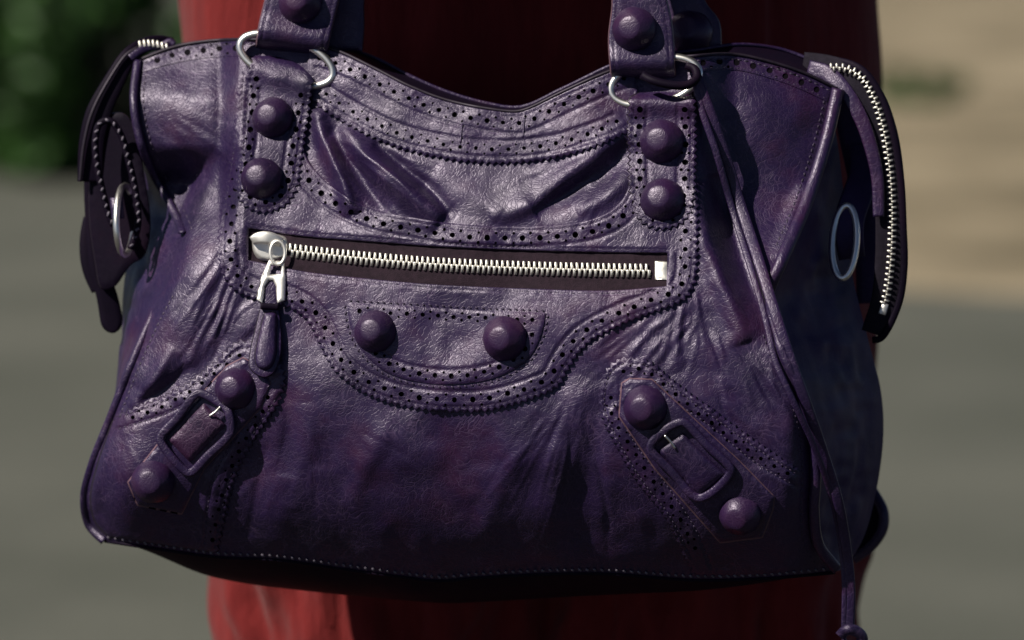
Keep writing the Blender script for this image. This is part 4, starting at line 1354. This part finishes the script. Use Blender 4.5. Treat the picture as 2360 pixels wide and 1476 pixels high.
M['ground_sheet'] = ground_mat('grey_green_asphalt', [(0.36, (0.074, 0.079, 0.066)), (0.5, (0.092, 0.096, 0.082)), (0.64, (0.112, 0.115, 0.098))], 1.3, 0.4)
M['sand'] = ground_mat('dry_sandy_soil', [(0.39, (0.115, 0.098, 0.063)), (0.5, (0.225, 0.187, 0.126)), (0.60, (0.32, 0.268, 0.186))], 0.8, 0.6)
me = bpy.data.meshes.new('ground')
me.from_pydata([(-120, -40, 0), (120, -40, 0), (120, 260, 0), (-120, 260, 0)], [], [(0, 1, 2, 3)])
gr = link('ground', me, None, [M['ground_sheet']]); gr['kind'] = 'structure'; gr['label'] = 'grey green asphalt ground'
M['bounce_cut'] = ground_mat('dark_bounce_cut', [(0.35, (0.020, 0.020, 0.021)), (0.5, (0.028, 0.028, 0.028)), (0.66, (0.038, 0.037, 0.036))], 3.0, 0.5, 140.0)  # added unseen dark ground, cuts sunlight bouncing up onto the bag
me = bpy.data.meshes.new('ground_sheet')
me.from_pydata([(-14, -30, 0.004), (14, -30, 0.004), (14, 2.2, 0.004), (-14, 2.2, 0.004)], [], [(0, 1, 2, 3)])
bounce_sheet = link('ground_sheet', me, None, [M['bounce_cut']]); bounce_sheet['kind'] = 'structure'; bounce_sheet['label'] = 'added dark ground sheet under the person, out of frame, to cut bounce light'
# sandy verge on the right, from about nine metres out
vg = []
edge = curve([(-1.2, 60), (-0.9, 30), (-0.5, 16), (0.2, 9.0), (0.75, 7.4), (1.3, 6.9), (2.4, 6.7), (6, 6.3), (30, 6)], 0.3)
e2 = [(x + 0.06 * float(vnoise(x, y, 0.4, 61)), y + 0.35 * float(vnoise(x, y, 0.5, 62)), 0.004) for x, y in edge]
e2 += [(60, 6, 0.004), (60, 200, 0.004), (-1.2, 200, 0.004)]
me = bpy.data.meshes.new('sandy_verge')
me.from_pydata(e2, [], [tuple(range(len(e2)))])
vg = link('sandy_verge', me, None, [M['sand']]); vg['kind'] = 'structure'; vg['label'] = 'pale dry sandy verge beyond the asphalt'

M['leaf'] = plain('leaf_green', (0.028, 0.075, 0.012), 0.5, var=0.4)
M['leaf2'] = plain('leaf_bright_green', (0.045, 0.125, 0.020), 0.5, var=0.4)
M['bark'] = plain('bark', (0.05, 0.04, 0.03), 0.9, bump=(60, 0.5))


def shrub(name, label, x, y, w, h, n, seed, leaf, size=0.05, group=None, clump=16):
    r = np.random.default_rng(seed)
    root = thing(name, label, 'shrub', Matrix.Translation((x, y, 0)), group)
    # stems
    VS = []; FS = []
    cl = []
    for k in range(clump):
        a = r.uniform(0, 6.28); q = r.uniform(0.15, 1) ** 0.6
        cl.append((math.cos(a) * q * w / 2, math.sin(a) * q * w / 2.4, h * (r.uniform(0.18, 0.95) if k % 3 else r.uniform(0.04, 0.2)) * (1 - 0.25 * q * q), r.uniform(0.12, 0.26) * w))
    for (cx, cy, cz, cr) in cl:
        p0 = np.array([cx * 0.12, cy * 0.12, -0.03]); p1 = np.array([cx * 0.5, cy * 0.5, cz * 0.5]); p2 = np.array([cx, cy, cz])
        b = len(VS)
        for i, (p, rr) in enumerate(((p0, 0.018), (p1, 0.012), (p2, 0.004))):
            for k in range(5):
                a = 2 * math.pi * k / 5
                VS.append((p[0] + rr * math.cos(a), p[1] + rr * math.sin(a), p[2]))
        for i in range(2):
            for k in range(5):
                FS.append((b + i * 5 + k, b + i * 5 + (k + 1) % 5, b + (i + 1) * 5 + (k + 1) % 5, b + (i + 1) * 5 + k))
    mesh('stem', VS, FS, root, M['bark'])
    VS = []; FS = []; MI = []
    for i in range(n):
        cx, cy, cz, cr = cl[r.integers(len(cl))]
        v = r.normal(size=3); v /= np.linalg.norm(v)
        p = np.array([cx, cy, cz]) + v * cr * r.uniform(0.5, 1.05) * np.array([1, 1, 0.85])
        p[2] = max(0.02, p[2])
        a = r.normal(size=3); a -= a @ v * v * 0.6; a /= np.linalg.norm(a)
        c = np.cross(a, r.normal(size=3)); c /= np.linalg.norm(c)
        s = size * r.uniform(0.6, 1.3)
        b = len(VS)
        bend = np.cross(a, c) * s * 0.15
        VS += [tuple(p - a * s), tuple(p + c * s * 0.45 + bend), tuple(p + a * s), tuple(p - c * s * 0.45 + bend)]
        FS.append((b, b + 1, b + 2)); FS.append((b, b + 2, b + 3))
        m = 1 if r.random() < leaf else 0
        MI += [m, m]
    f = mesh('foliage', VS, FS, root, [M['leaf'], M['leaf2']], MI, False)
    f['kind'] = 'stuff'
    return root


x, y = on_ground(60, 400)
shrub('shrub', 'dark green bush at the left edge of the picture, beyond the asphalt', x - 0.05, y - 0.1, 1.0, 1.3, 4600, 1, 0.5, 0.06, 'bushes beyond the asphalt on the left')
x, y = on_ground(330, 415)
shrub('shrub', 'dark green bush directly behind the left end of the handbag', x, y - 0.05, 0.9, 1.25, 4000, 2, 0.4, 0.06, 'bushes beyond the asphalt on the left')
x, y = on_ground(640, 400)
shrub('shrub', 'dark green bush mostly hidden behind the red trousers', x + 0.2, y + 0.6, 1.2, 1.5, 4200, 3, 0.3, 0.045, 'bushes beyond the asphalt on the left')
x, y = on_ground(-300, 390)
shrub('shrub', 'tall dark bush beyond the left edge of the picture', x - 0.1, y + 1.1, 1.6, 1.9, 6500, 4, 0.3, 0.05, 'bushes beyond the asphalt on the left')
x, y = on_ground(2125, 238)
shrub('low_plant', 'small dark tuft growing on the sandy verge right of the trousers', x, y, 0.36, 0.16, 900, 5, 0.2, 0.03, None, 8)
